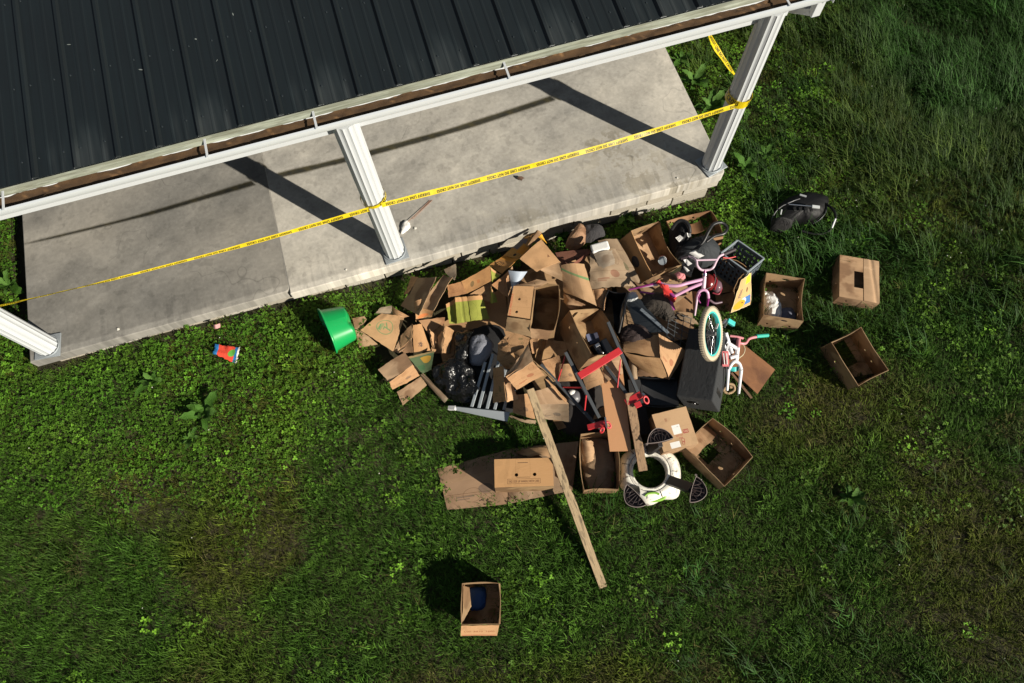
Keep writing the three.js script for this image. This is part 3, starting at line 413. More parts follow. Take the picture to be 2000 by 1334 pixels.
  const M4 = new THREE.Matrix4(), Qq = new THREE.Quaternion(), Y = new THREE.Vector3(0, 1, 0), S = new THREE.Vector3(), Pp = new THREE.Vector3(), C = new THREE.Color();
  for (const k in kinds) {
    const root = thing(k, labels[k], cats[k]); root.userData.kind = 'stuff';
    kinds[k].geos.forEach((g, i) => {
      const L = place[k][i], m = new THREE.InstancedMesh(g, new THREE.MeshPhysicalMaterial({ color: 0xffffff, roughness: kinds[k].rough + 0.15, side: THREE.DoubleSide, specularIntensity: 0.3 }), L.length);
      m.name = k === 'clover_cover' ? 'clover_leaves' : 'grass_blades'; m.userData.kind = 'stuff';
      L.forEach(([x, z, a, s, n1, n2, n3, r], j) => {
        Qq.setFromAxisAngle(Y, a); M4.compose(Pp.set(x, groundY(x, z) + bumpY(x, z) - 0.012, z), Qq, S.set(s, s, s)); m.setMatrixAt(j, M4);
        const d = (0.6 + 0.75 * r) * (r > 0.94 ? 1.7 : 1), yel = sm((n1 - 0.42) * 4);
        if (k === 'lawn_grass') C.setRGB((0.034 + 0.028 * yel + 0.010 * n3) * d, (0.076 + 0.026 * n2) * d, (0.007 + 0.005 * n3) * d);
        else if (k === 'clover_cover') C.setRGB((0.047 + 0.020 * n2) * d, (0.112 + 0.035 * n3) * d, 0.010 * d);
        else if (k === 'tall_grass') C.setRGB((0.022 + 0.018 * yel * r) * d, (0.053 + 0.016 * n3) * d, (0.007 + 0.004 * r) * d);  // tall grass colour also darkened to stand for the dim corner
        else C.setRGB(0.078 * d, (0.070 + 0.014 * n2) * d, 0.024 * d);
        m.setColorAt(j, C);
      });
      m.castShadow = m.receiveShadow = true; root.add(m);
    });
  }
  { const cl = scene.getObjectByName('clover_cover'), m = new THREE.InstancedMesh(new THREE.IcosahedronGeometry(0.005, 1), plain(0.5, 0.5, 0.43, 0.9), blooms.length); m.name = 'clover_flowers'; m.userData.kind = 'stuff'; blooms.forEach(([x, z], j) => { const k = rr(0.6, 1.2); M4.compose(Pp.set(x, groundY(x, z) + bumpY(x, z) + rr(0.05, 0.09), z), Qq.identity(), S.set(k, k, k)); m.setMatrixAt(j, M4); }); cl.add(m); }
  // broad-leaved weeds one can tell apart
  const leafGeo = (l, w, droop, lobes) => { const n = 8, pos = [], uvs = [], idx = []; for (let i = 0; i <= n; i++) { const t = i / n, ww = w * Math.pow(Math.sin(Math.PI * Math.min(1, t * 0.94 + 0.05)), 0.8) * (1 + 0.16 * Math.sin(i * 2.4) * lobes), y = 0.35 * l * Math.sin(t * 1.9) * droop; for (const s of [-1, 0, 1]) { pos.push(l * t, y + (s ? 0.16 * ww : 0) + 0.006 * Math.sin(i * 1.7 + s), s * ww / 2); uvs.push(t, s / 2 + 0.5); } } for (let i = 0; i < n; i++) for (let j = 0; j < 2; j++) { const a = i * 3 + j; idx.push(a, a + 1, a + 4, a, a + 4, a + 3); } return finish(pos, uvs, idx); };
  const lg = [leafGeo(0.19, 0.085, 0.7, 1.3), leafGeo(0.14, 0.07, 0.5, 0.9), leafGeo(0.22, 0.075, 0.85, 1.6)];
  const lm = [[0.05, 0.125, 0.016], [0.04, 0.10, 0.012], [0.07, 0.15, 0.026]].map(([r, g2, b]) => new THREE.MeshPhysicalMaterial({ color: lin(r, g2, b), roughness: 0.5, side: THREE.DoubleSide, specularIntensity: 0.3, bumpMap: grit, bumpScale: 0.006 }));
  const weeds = [[[-2.868,0.265,-1.871], 9, 1.1, 'large dock-leaved weed in the lawn left of the heap'], [[-3.379,0.304,-2.204], 5, 0.9, 'pale broad-leaved weed near the left slab edge'], [[-3.001,0.229,-1.629], 7, 0.65, 'small broad-leaved weed just below the large dock-leaved one'], [[-4.91,0.31,-3.312], 6, 1.0, 'weed at the left frame edge below the tape'], [[2.273,0.04,-5.342], 8, 1.2, 'tall nettle-like weed beside the right slab edge under the loose tape'], [[2.385,0.04,-4.978], 8, 1.2, 'leafy weed at the right slab edge below the taped column wrap'], [[2.181,0.04,-5.679], 6, 0.9, 'leafy weed beside the slab edge close under the gutter'], [[2.637,0.03,-4.189], 9, 0.9, 'bright broad-leaved weed right of the corner column foot'], [[2.886,0.03,-4.33], 6, 0.7, 'smaller weed farther right of the corner column foot'], [[1.28,0.03,-3.711], 8, 0.75, 'bushy weed against the slab front above the tilted box'], [[0.59,0.03,-3.547], 7, 0.6, 'bushy weed against the slab front left of the white foam block'], [[-4.092,0.03,-1.661], 5, 0.6, 'small weed in the lawn at the lower left'], [[2.917,0.02,-0.668], 6, 0.8, 'pale weed in the lawn at the lower right']];
  weeds.forEach(([p, n, s, label]) => { const w = thing('broad_leaf_weed', label, 'weed', p, 'weeds in the lawn'); w.scale.setScalar(s); n = Math.round(n * 1.6); for (let i = 0; i < n; i++) { const l = part('leaf', lg[i % 3], lm[(i * 2 + n) % 3], w); l.rotation.set(rr(-0.3, 0.3), i / n * 6.283 + rr(-0.3, 0.3), rr(-0.05, 0.5)); const k = rr(0.45, 1.05); l.scale.setScalar(k); l.position.y = rr(0, 0.05); } });
}

// ---------- cartons standing on the lawn ----------
const M1 = card(0.34, 0.235, 0.155);
{
  const fa = [[3.4438,-0.0002,-2.7454],[-0.0052,-0.126,-0.0261,0.9917],[0.39,0.1615,0.4648]], [L, H, D] = fa[2], y = H + 0.003;
  carton('closed_carton', 'upturned tan box with square hole in its top, farthest right on the grass', fa, { mat: T, front: { holes: [[-0.1, 0.10, 0.014], [0.11, 0.06, 0.014]], bulge: 0 }, left: { holes: [[0.05, 0.08, 0.012]], bulge: 0 }, back: { bulge: 0 }, right: { bulge: 0 }, floor: false,
    flaps: [[T, [[-L / 2, y, -D / 2], [0.036, y, -D / 2], [0.036, y, -0.079], [-0.052, y, -0.079], [-0.052, y, 0.103], [0.036, y, 0.103], [0.036, y, D / 2], [-L / 2, y, D / 2]], { poly: true, name: 'top_flap' }], [T2, [[0.042, y + 0.003, -D / 2], [L / 2, y, -D / 2], [L / 2, y, D / 2], [0.042, y + 0.006, D / 2]], { name: 'top_flap', bow: 0.004 }], [B, [[-L / 2 + 0.01, y - 0.05, -D / 2 + 0.01], [L / 2 - 0.01, y - 0.05, -D / 2 + 0.01], [L / 2 - 0.01, y - 0.14, D / 2 - 0.01], [-L / 2 + 0.01, y - 0.14, D / 2 - 0.01]], { name: 'inner_flap' }]] });
  const fb = [[2.661,-0.0004,-2.5757],[-0.0359,-0.1345,0.0055,0.9903],[0.3709,0.2325,0.4737]];
  carton('open_carton', 'open box holding crumpled white paper, left of the closed box on the right', fb, { mat: K, front: { holes: [[-0.11, 0.07, 0.015], [0.1, 0.08, 0.015], [0.02, 0.17, 0.036, 0.015]], dip: 0.012 }, back: { holes: [[0.11, 0.09, 0.015], [-0.02, 0.17, 0.04, 0.016]] }, right: { holes: [[-0.1, 0.1, 0.014], [0.1, 0.09, 0.014]], bulge: -0.02 }, left: { bulge: 0.01 } });
  const fc = [[3.2057,-0.0049,-1.958],[0.0672,0.1924,0.0147,0.9789],[0.3277,0.2842,0.4641]];
  carton('open_carton', 'open tilted box with a big bottom hole, lowest of the boxes at right', fc, { mat: K, floorHole: [-0.15, -0.20, 0.09, 0.05], floorHoles: [[0.05, 0.17, 0.016]], left: { holes: [[-0.05, 0.14, 0.015], [0.1, 0.10, 0.013]], bulge: 0 }, right: { holes: [[0.02, 0.13, 0.012], [-0.1, 0.12, 0.012]], bulge: -0.01 }, back: { dip: 0.01 }, front: {} });
  const fd = [[1.7598,-0.0001,-1.1557],[0.0074,-0.4325,-0.0235,0.9013],[0.4839,0.2191,0.3856]];
  carton('open_carton', 'shallow open box with torn bottom hole, right below the box with red print', fd, { mat: K, floorHole: [-0.13, -0.07, 0.03, 0.09], floorHoles: [[-0.05, 0.13, 0.016]], back: { holes: [[-0.05, 0.08, 0.014], [0.1, 0.1, 0.012]], dip: -0.015, bulge: 0.02 }, right: { holes: [[0.0, 0.09, 0.016]] }, front: { dip: 0.02, bulge: -0.015 }, left: {},
    flaps: [[T, [[-0.235, 0.03, -0.17], [-0.10, 0.06, -0.16], [-0.10, 0.05, 0.12], [-0.235, 0.03, 0.15]], { name: 'torn_flap', ragged: 0.008, bow: 0, thick: 0.006 }]] });
  const fe = [[-0.4337,-0.001,-0.0304],[0.0001,-0.0328,-0.0,0.9995],[0.3138,0.2578,0.3241]], [EL, EH, ED] = fe[2];
  const ePrint = print(512, 160, CB, (q, w) => { q.translate(0, -120); q.scale(1, 0.58); q.translate(0, 60); q.fillStyle = 'rgba(120,60,25,0.85)'; q.font = 'bold 54px monospace'; q.textAlign = 'center'; q.fillText('LOT 4870 1800', w / 2, 330); q.fillStyle = 'rgba(150,45,25,0.9)'; q.fillRect(20, 400, 470, 10); q.font = 'bold 60px sans-serif'; q.fillText('KEEP REFRIGERATED', w / 2, 465, 470); });
  const be = carton('open_carton', 'small open box standing alone at the bottom of the lawn', fe, { mat: K, front: { bulge: 0 }, back: { bulge: 0.01 }, left: { bulge: 0.006 }, right: { bulge: 0.012 }, flaps: [[K, [[-EL / 2 + 0.008, EH - 0.01, -ED / 2 + 0.02], [-EL / 2 + 0.008, EH - 0.01, ED / 2 - 0.02], [-0.085, EH - 0.09, 0.02], [-0.10, EH - 0.08, -ED / 2 + 0.03]], { name: 'folded_flap', bow: 0.0 }], [ePrint, [[-EL / 2, EH - 0.002, ED / 2 + 0.004], [EL / 2, EH - 0.002, ED / 2 + 0.004], [EL / 2 - 0.02, EH - 0.055, ED / 2 + 0.085], [-EL / 2 - 0.01, EH - 0.055, ED / 2 + 0.085]], { name: 'printed_flap', unit: true, bow: 0.0 }]] });
  single('blue_cloth', 'blue cloth lying in the small box at the bottom of the lawn', 'cloth', heap([[fe[0][0] - 0.12, 0.03, fe[0][2] - 0.13], [fe[0][0] + 0.03, 0.03, fe[0][2] - 0.13], [fe[0][0] + 0.02, 0.03, fe[0][2] + 0.03], [fe[0][0] - 0.11, 0.03, fe[0][2] + 0.04]], 0.04, { fold: 0.05, n: 16, rings: 8 }), plain(0.012, 0.06, 0.2, 0.8));  // blue darkened so the cloth looks shaded inside the box
  piece('flattened_cardboard', 'weathered flattened sheet on the grass under the box with hand holes', 'cardboard', [[M1, [[-0.779,0.045,-1.224], [-0.077,0.05,-1.359], [-0.161,0.045,-0.856], [-0.701,0.04,-0.847]], { n: 14, bow: 0.0, ragged: 0.004, turn: true }], [M1, [[-0.073,0.05,-1.359], [0.544,0.06,-1.376], [0.441,0.05,-0.932], [-0.156,0.045,-0.855]], { n: 14, bow: 0.01, ragged: 0.004, turn: true }]]);
  piece('cardboard_strip', 'curled strip lifting off the weathered sheet behind the box with hand holes', 'cardboard', [[T, [[-0.061,0.06,-1.318], [0.351,0.07,-1.355], [0.267,0.12,-1.237], [0.086,0.1,-1.255]], { bow: 0.03 }]]);
  const ff = [[0.0103,0.0301,-1.0785],[-0.0114,-0.023,-0.0057,0.9997],[0.517,0.2697,0.2477]], [FL, FH, FD] = ff[2];
  const fPrint = print(1024, 512, '#b58a5c', (q) => { q.strokeStyle = 'rgba(90,55,25,0.45)'; q.lineWidth = 3; q.strokeRect(370, 14, 255, 330); q.fillStyle = '#2a1a0c'; q.fillRect(410, 72, 180, 9); q.fillRect(380, 340, 240, 6); q.strokeStyle = 'rgba(66,38,18,0.9)'; q.lineWidth = 5; q.strokeRect(225, 372, 570, 84); q.font = 'bold 58px sans-serif'; q.fillStyle = 'rgba(66,38,18,0.9)'; q.textAlign = 'center'; q.fillText('THIS SIDE UP HANDLE WITH CARE', 510, 436, 540); });
  const hp = (cx, cz, r) => Array.from({ length: 10 }, (_, i) => [cx + r * Math.cos(i * 0.628), FH + 0.003, cz + r * Math.sin(i * 0.628)]);
  const top = poly([[-FL / 2, FH + 0.003, -FD / 2], [FL / 2, FH + 0.003, -FD / 2], [FL / 2, FH + 0.003, FD / 2], [-FL / 2, FH + 0.003, FD / 2]], 0.005, [hp(-0.065, 0.02, 0.016), hp(0.095, 0.02, 0.016)]);
  { const p = top.attributes.position, u = top.attributes.uv; for (let i = 0; i < p.count; i++) u.setXY(i, p.getX(i) / FL + 0.5, 0.5 - p.getZ(i) / FD); }
  const bf = carton('closed_carton', 'box lying on its side with two hand holes, on the flattened sheet', ff, { mat: K, front: { bulge: 0, holes: [[0.0, 0.09, 0.09, 0.008]] }, back: { bulge: 0 }, left: { bulge: 0, holes: [[0.03, 0.1, 0.012]] }, right: { bulge: 0 } });
  part('top', top, fPrint, bf);
  const fg = [[0.7006,-0.0003,-1.145],[0.0056,-0.0248,0.0101,0.9996],[0.3074,0.2359,0.5074]];
  carton('open_carton', 'long open box lined with torn brown paper, beside the white play seat', fg, { mat: K, left: { bulge: 0.025, holes: [[0.12, 0.12, 0.01], [-0.05, 0.1, 0.01]] }, right: { bulge: 0.03 }, front: { dip: 0.05, bulge: -0.02 }, back: {} });
  const [gx, , gz] = fg[0];
  single('torn_paper', 'torn brown paper lining the long box beside the white play seat', 'paper', heap([[gx - 0.13, 0.05, gz - 0.23], [gx + 0.13, 0.05, gz - 0.22], [gx + 0.13, 0.05, gz + 0.2], [gx - 0.12, 0.05, gz + 0.21]], 0.06, { fold: 0.09, freq: 7, n: 30, rings: 14 }), card(0.38, 0.255, 0.15));
  piece('torn_paper', 'pale ragged scrap lying in the long box beside the white play seat', 'paper', [[T, [[0.56,0.22,-1.358], [0.662,0.2,-1.336], [0.657,0.16,-1.184], [0.564,0.15,-1.138]], { ragged: 0.014, bow: 0.03 }]]);
  const fh = [[1.3956,-0.0001,-1.3696],[0.0043,0.0815,0.0024,0.9967],[0.321,0.2989,0.348]], [HL, HH, HD] = fh[2];
  const hPrint = print(512, 512, '#bd9a74', (q) => {
    q.fillStyle = '#e9e6e0'; q.fillRect(215, 205, 118, 125); q.fillStyle = '#8a8a88'; q.fillRect(285, 228, 26, 5);
    q.save(); q.translate(352, 300); q.fillStyle = 'rgba(152,52,52,0.85)'; q.fillRect(0, -10, 82, 52); q.fillStyle = '#c9a685'; q.font = 'bold 44px sans-serif'; q.fillText('100', 4, 32, 74); q.restore();
    q.fillStyle = 'rgba(152,60,56,0.85)'; q.font = 'bold 30px sans-serif'; q.fillText('KEEP FLAT', 232, 362, 110); q.fillText('TOP', 268, 400); q.strokeStyle = 'rgba(152,60,56,0.85)'; q.lineWidth = 7; q.beginPath(); q.arc(318, 420, 22, 0, 7); q.arc(308, 462, 18, 0, 7); q.stroke();
    q.fillStyle = '#e6e3dd'; q.fillRect(120, 420, 140, 80); q.fillStyle = 'rgba(140,95,70,0.5)'; q.fillRect(150, 90, 34, 46); q.fillRect(0, 240, 512, 2);
  });
  carton('closed_carton', 'taped box with a white label and red print, below the black speaker', fh, { mat: T, front: { bulge: 0 }, back: { bulge: 0, holes: [[0.0, 0.2, 0.01]] }, left: { bulge: 0 }, right: { bulge: 0 }, flaps: [[hPrint, [[-HL / 2, HH + 0.004, -HD / 2], [HL / 2, HH + 0.004, -HD / 2], [HL / 2, HH + 0.004, HD / 2], [-HL / 2, HH + 0.004, HD / 2]], { name: 'top', unit: true, bow: 0.004, warp: 0.003 }]] });
}
// contents of the paper box
{
  const [x, , z] = [[2.661,-0.0004,-2.5757],[-0.0359,-0.1345,0.0055,0.9903],[0.3709,0.2325,0.4737]][0];
  single('crumpled_paper', 'crumpled white paper in the open box left of the closed box', 'paper', heap([[x - 0.16, 0.03, z - 0.14], [x - 0.04, 0.03, z - 0.16], [x + 0.02, 0.03, z - 0.03], [x + 0.0, 0.03, z + 0.13], [x - 0.13, 0.03, z + 0.2]], 0.1, { fold: 0.13, freq: 12, n: 24, rings: 12 }), paper);
  single('grey_cloth', 'bluish grey cloth in the open box beside the crumpled paper', 'cloth', heap([[x + 0.0, 0.03, z + 0.03], [x + 0.14, 0.03, z + 0.03], [x + 0.14, 0.03, z + 0.2], [x - 0.08, 0.03, z + 0.21]], 0.05, { fold: 0.05, n: 18, rings: 8 }), plain(0.10, 0.11, 0.15, 0.7));
}

// ---------- understorey of the heap ----------
const FLAT = 'flattened cardboard in the heap';
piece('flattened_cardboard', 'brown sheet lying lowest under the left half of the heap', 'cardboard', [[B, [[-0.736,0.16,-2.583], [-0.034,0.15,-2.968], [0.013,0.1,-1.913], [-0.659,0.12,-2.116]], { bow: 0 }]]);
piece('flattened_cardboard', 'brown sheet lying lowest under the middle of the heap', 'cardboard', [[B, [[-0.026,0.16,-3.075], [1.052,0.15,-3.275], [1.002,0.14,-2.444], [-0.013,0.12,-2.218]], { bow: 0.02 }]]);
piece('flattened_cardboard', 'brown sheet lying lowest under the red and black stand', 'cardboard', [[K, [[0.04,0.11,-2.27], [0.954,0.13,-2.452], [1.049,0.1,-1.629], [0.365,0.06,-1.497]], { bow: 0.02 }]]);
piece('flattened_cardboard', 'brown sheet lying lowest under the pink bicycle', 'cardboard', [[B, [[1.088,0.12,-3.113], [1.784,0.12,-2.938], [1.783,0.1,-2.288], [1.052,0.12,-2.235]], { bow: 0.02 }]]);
single('gap_shade_sheet', 'black sheeting added to darken the gaps left of the bottom carton pieces', 'sheeting', heap([[-0.645,0.1,-2.278], [-0.465,0.12,-2.576], [-0.064,0.14,-2.534], [-0.026,0.08,-1.721], [-0.535,0.04,-1.793], [-0.706,0.08,-2.055]], 0.05, { fold: 0.04, n: 24, rings: 8 }), plain(0.008, 0.008, 0.009, 0.85));  // black sheet added to stand for shade in the gaps of the heap
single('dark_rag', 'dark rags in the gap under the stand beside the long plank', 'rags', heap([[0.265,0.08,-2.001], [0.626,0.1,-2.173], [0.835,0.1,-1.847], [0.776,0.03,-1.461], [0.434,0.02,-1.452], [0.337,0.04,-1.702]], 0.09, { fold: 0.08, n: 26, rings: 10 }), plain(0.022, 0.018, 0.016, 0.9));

// ---------- cardboard, left flank of the heap ----------
piece('flattened_cardboard', 'pale flap with a rounded corner, the leftmost piece beside the green tub', 'cardboard', [[T, [[-1.533,0.225,-2.721], [-1.416,0.213,-2.737], [-1.397,0.211,-2.704], [-1.445,0.216,-2.593], [-1.292,0.19,-2.442], [-1.466,0.208,-2.418]], { poly: true }]]);
const greenRing = print(512, 512, '#bd956b', (q) => { q.strokeStyle = 'rgba(60,140,85,0.55)'; q.lineWidth = 12; q.beginPath(); q.ellipse(270, 250, 120, 135, 0.2, 0, 7); q.stroke(); q.lineWidth = 20; q.beginPath(); q.moveTo(190, 190); q.lineTo(290, 160); q.moveTo(220, 250); q.lineTo(270, 240); q.lineTo(250, 360); q.moveTo(270, 290); q.lineTo(350, 230); q.stroke(); q.fillStyle = 'rgba(70,150,95,0.35)'; q.fillRect(180, 160, 140, 60); });
piece('flattened_cardboard', 'sheet with a faded green round print beside the pale leftmost flap', 'cardboard', [[greenRing, [[-1.448,0.246,-2.582], [-1.251,0.235,-2.746], [-1.019,0.251,-2.688], [-1.139,0.223,-2.343]], { unit: true, n: 14 }], [T, [[-1.139,0.223,-2.348], [-1.044,0.244,-2.522], [-1.004,0.23,-2.387], [-1.091,0.218,-2.325]], {}]]);
piece('flattened_cardboard', 'thin strip sticking out above the green printed sheet', 'cardboard', [[W, [[-1.311,0.212,-2.762], [-1.245,0.265,-2.799], [-1.133,0.273,-2.802], [-1.141,0.234,-2.738]], {}], [T, [[-1.138,0.274,-2.797], [-0.966,0.276,-2.673], [-1.018,0.261,-2.673], [-1.128,0.252,-2.718]], {}]]);
const smudge = print(512, 512, '#a87f56', (q) => { q.fillStyle = 'rgba(60,45,45,0.55)'; for (let i = 0; i < 26; i++) { q.beginPath(); q.ellipse(rr(170, 300), rr(330, 420), rr(8, 30), rr(4, 12), 0, 0, 7); q.fill(); } q.fillStyle = 'rgba(90,60,30,0.25)'; for (let i = 0; i < 14; i++) q.fillRect(i * 38, 0, 3, 512); });
piece('folded_carton', 'collapsed carton with a raised ridge right of the green printed sheet', 'cardboard box', [[T2, [[-1.059,0.245,-2.491], [-0.93,0.332,-2.567], [-0.945,0.313,-2.434], [-1.079,0.197,-2.368]], {}], [T, [[-1.079,0.197,-2.374], [-0.945,0.313,-2.44], [-0.951,0.204,-2.329], [-1.038,0.183,-2.334]], {}], [smudge, [[-0.928,0.342,-2.553], [-0.848,0.323,-2.569], [-0.787,0.177,-2.346], [-0.946,0.203,-2.329]], { unit: true }]]);
piece('flattened_cardboard', 'brown flap bending right behind the collapsed ridge carton', 'cardboard', [[O, [[-0.874,0.306,-2.61], [-0.625,0.281,-2.637], [-0.637,0.242,-2.579], [-0.794,0.198,-2.508]], {}], [B, [[-0.794,0.198,-2.508], [-0.637,0.242,-2.579], [-0.66,0.134,-2.319], [-0.772,0.145,-2.325]], {}]]);
piece('torn_flap', 'narrow torn strip standing up left of the black bag', 'cardboard', [[T2, [[-0.769,0.345,-2.501], [-0.71,0.25,-2.455], [-0.745,0.193,-2.358], [-0.761,0.275,-2.423]], { ragged: 0.01 }]]);
piece('torn_flap', 'wider torn strip with ragged tip beside the black bag', 'cardboard', [[T2, [[-0.629,0.382,-2.485], [-0.627,0.342,-2.397], [-0.67,0.225,-2.288], [-0.71,0.25,-2.444]], { ragged: 0.012 }], [B, [[-0.617,0.391,-2.502], [-0.546,0.194,-2.51], [-0.6,0.139,-2.313], [-0.66,0.224,-2.293]], {}]]);
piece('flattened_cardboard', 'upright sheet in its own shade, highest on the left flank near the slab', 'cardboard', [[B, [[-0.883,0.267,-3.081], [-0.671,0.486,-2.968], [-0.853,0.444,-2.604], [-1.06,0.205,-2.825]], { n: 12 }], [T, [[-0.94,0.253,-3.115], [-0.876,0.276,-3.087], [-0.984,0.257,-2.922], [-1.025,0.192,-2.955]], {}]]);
piece('cardboard_strip', 'long narrow brown strip leaning over the left flank', 'cardboard', [[B, [[-0.608,0.42,-3.022], [-0.521,0.48,-2.958], [-0.71,0.46,-2.632], [-0.857,0.4,-2.718]], { n: 12, bow: -0.02 }], [W, [[-0.485,0.42,-3.127], [-0.504,0.46,-2.939], [-0.542,0.46,-2.969], [-0.61,0.38,-3.097]], {}]]);
piece('folded_carton', 'carton end with an orange stain below the long narrow strip', 'cardboard box', [[T, [[-0.9,0.4,-2.764], [-0.825,0.44,-2.772], [-0.844,0.42,-2.697], [-0.896,0.34,-2.672]], {}], [print(256, 256, '#b48a5f', (q) => { q.fillStyle = 'rgba(222,110,50,0.55)'; q.beginPath(); q.ellipse(110, 190, 85, 40, -0.2, 0, 7); q.fill(); }), [[-0.891,0.4,-2.715], [-0.72,0.42,-2.645], [-0.753,0.32,-2.626], [-0.91,0.26,-2.621]], { unit: true }]]);
piece('flattened_cardboard', 'brown band of two panels with a dark print above the yellow green box', 'cardboard', [[O, [[-0.575,0.4,-2.914], [-0.44,0.42,-2.931], [-0.394,0.38,-2.821], [-0.577,0.33,-2.816]], {}], [print(512, 256, '#a07548', (q) => { q.fillStyle = 'rgba(50,50,25,0.45)'; q.beginPath(); q.ellipse(150, 140, 34, 52, 0.5, 0, 7); q.fill(); q.fillStyle = 'rgba(150,70,30,0.35)'; q.fillRect(240, 120, 50, 60); }), [[-0.44,0.42,-2.931], [-0.154,0.44,-3.066], [-0.145,0.42,-2.916], [-0.394,0.38,-2.821]], { unit: true }], [B, [[-0.393,0.34,-2.817], [-0.152,0.38,-2.925], [-0.173,0.3,-2.741], [-0.331,0.32,-2.81]], {}]]);
const lime = (w, h, top) => print(w, h, '#8b8f3a', (q) => { q.fillStyle = '#b58a5c'; q.fillRect(0, 0, w, h * top); for (let i = 0; i < 30; i++) { q.fillStyle = 'rgba(120,120,30,0.18)'; q.fillRect(rnd() * w, h * top, 2, h); } q.strokeStyle = 'rgba(70,90,20,0.4)'; q.lineWidth = 4; q.beginPath(); q.arc(w * 0.1, h * 0.6, w * 0.35, -1.2, 1.2); q.stroke(); });
const limeMat = lime(256, 256, 0.18);
piece('lime_printed_carton', 'crushed yellow green printed box above the black bag', 'cardboard box', [[limeMat, [[-0.608,0.3,-2.762], [-0.511,0.36,-2.797], [-0.51,0.28,-2.558], [-0.592,0.24,-2.581]], { unit: true }], [limeMat, [[-0.511,0.36,-2.797], [-0.397,0.36,-2.798], [-0.38,0.3,-2.566], [-0.51,0.28,-2.558]], { unit: true, crease: 0.01 }], [limeMat, [[-0.392,0.36,-2.798], [-0.255,0.36,-2.797], [-0.199,0.26,-2.588], [-0.375,0.3,-2.565]], { unit: true }]]);
piece('lime_printed_scrap', 'two pointed yellow green corners right of the crushed lime box', 'cardboard', [[limeMat, [[-0.15,0.45,-3.049], [-0.053,0.4,-2.983], [-0.11,0.4,-2.939], [-0.146,0.42,-2.9]], { unit: true }], [limeMat, [[-0.153,0.4,-2.883], [-0.129,0.38,-2.814], [-0.113,0.32,-2.732], [-0.183,0.3,-2.736]], { unit: true }]]);

// ---------- cardboard, top of the heap ----------
piece('flattened_cardboard', 'tan leaf with a pointed tip left of the blue grey plastic', 'cardboard', [[O, [[-0.153,0.44,-2.859], [0.061,0.48,-3.027], [-0.007,0.47,-2.897], [-0.006,0.4,-2.736]], {}], [B, [[-0.006,0.47,-2.907], [0.061,0.48,-3.021], [0.071,0.36,-2.861], [-0.009,0.3,-2.678]], {}]]);
single('plastic_tray', 'curved blue grey plastic tray poking out left of the tall open carton', 'tray', sheet([[0.019,0.5,-2.972], [0.197,0.5,-2.945], [0.101,0.42,-2.852], [0.042,0.38,-2.794]], { bow: 0.03, thick: 0.004, ragged: 0, warp: 0.004 }), plain(0.36, 0.41, 0.48, 0.35));
const boldPrint = print(512, 256, '#a8783f', (q) => { q.fillStyle = 'rgba(30,24,18,0.85)'; q.font = 'bold 110px sans-serif'; q.fillText('FTO', 60, 190); q.fillStyle = 'rgba(215,140,30,0.5)'; q.fillRect(0, 0, 512, 70); });
piece('printed_carton_strip', 'shaded strip with bold dark lettering, uppermost along the slab', 'cardboard', [[print(256, 256, '#a8783f', (q) => { q.fillStyle = 'rgba(35,30,24,0.8)'; q.font = 'bold 90px sans-serif'; q.fillText('AB', 110, 110); q.fillStyle = 'rgba(60,80,130,0.55)'; q.fillRect(0, 150, 150, 106); }), [[0.222,0.42,-3.38], [0.318,0.46,-3.388], [0.24,0.44,-3.231], [0.158,0.38,-3.345]], { unit: true }], [print(256, 256, '#b07f3c', (q) => { q.fillStyle = 'rgba(60,80,120,0.6)'; q.fillRect(0, 0, 110, 120); q.fillStyle = 'rgba(215,130,20,0.6)'; q.fillRect(130, 20, 120, 140); q.fillStyle = '#241a10'; q.beginPath(); q.arc(150, 205, 22, 0, 7); q.fill(); }), [[0.158,0.38,-3.345], [0.24,0.44,-3.231], [0.126,0.42,-3.123], [-0.015,0.34,-3.211]], { unit: true }], [boldPrint, [[-0.014,0.34,-3.216], [0.126,0.42,-3.123], [-0.047,0.4,-2.994], [-0.161,0.36,-3.112]], { unit: true }]]);
piece('cardboard_strip', 'thin folded strip pointing to the slab above the tan topmost sheet', 'cardboard', [[B, [[0.312,0.48,-3.383], [0.37,0.5,-3.355], [0.239,0.48,-3.215], [0.225,0.46,-3.239]], {}], [print(128, 128, '#d9a02c', () => {}), [[0.332,0.46,-3.325], [0.37,0.46,-3.355], [0.413,0.42,-3.266], [0.375,0.44,-3.292]], { unit: true }]]);
piece('flattened_cardboard', 'large tan sheet topmost in the heap with a small dark hand print', 'cardboard', [[print(512, 512, '#bd9368', (q) => { q.fillStyle = 'rgba(80,45,25,0.6)'; q.fillRect(395, 300, 22, 50); q.fillRect(372, 330, 24, 16); }), [[0.134,0.5,-3.081], [0.357,0.5,-3.272], [0.514,0.52,-3.011], [0.284,0.5,-2.932]], { unit: true, n: 12, bow: 0.015 }], [B, [[0.357,0.505,-3.048], [0.525,0.5,-3.014], [0.524,0.46,-2.834], [0.325,0.47,-2.96]], {}]]);
const greenBand = print(512, 512, '#a98763', (q) => { q.strokeStyle = 'rgba(60,130,75,0.6)'; q.lineWidth = 34; q.beginPath(); q.moveTo(-10, 60); q.quadraticCurveTo(200, 200, 530, 190); q.stroke(); q.fillStyle = 'rgba(90,60,40,0.18)'; q.fillRect(170, 0, 150, 512); });
piece('flattened_cardboard', 'weathered curved panel with a green stripe right of the tall open carton', 'cardboard', [[greenBand, [[0.522,0.5,-2.982], [0.743,0.48,-2.984], [0.82,0.44,-2.558], [0.527,0.4,-2.744]], { unit: true, n: 14, bow: 0.05 }], [T, [[0.53,0.36,-2.756], [0.728,0.34,-2.625], [0.611,0.3,-2.604], [0.522,0.28,-2.696]], { ragged: 0.012 }]]);
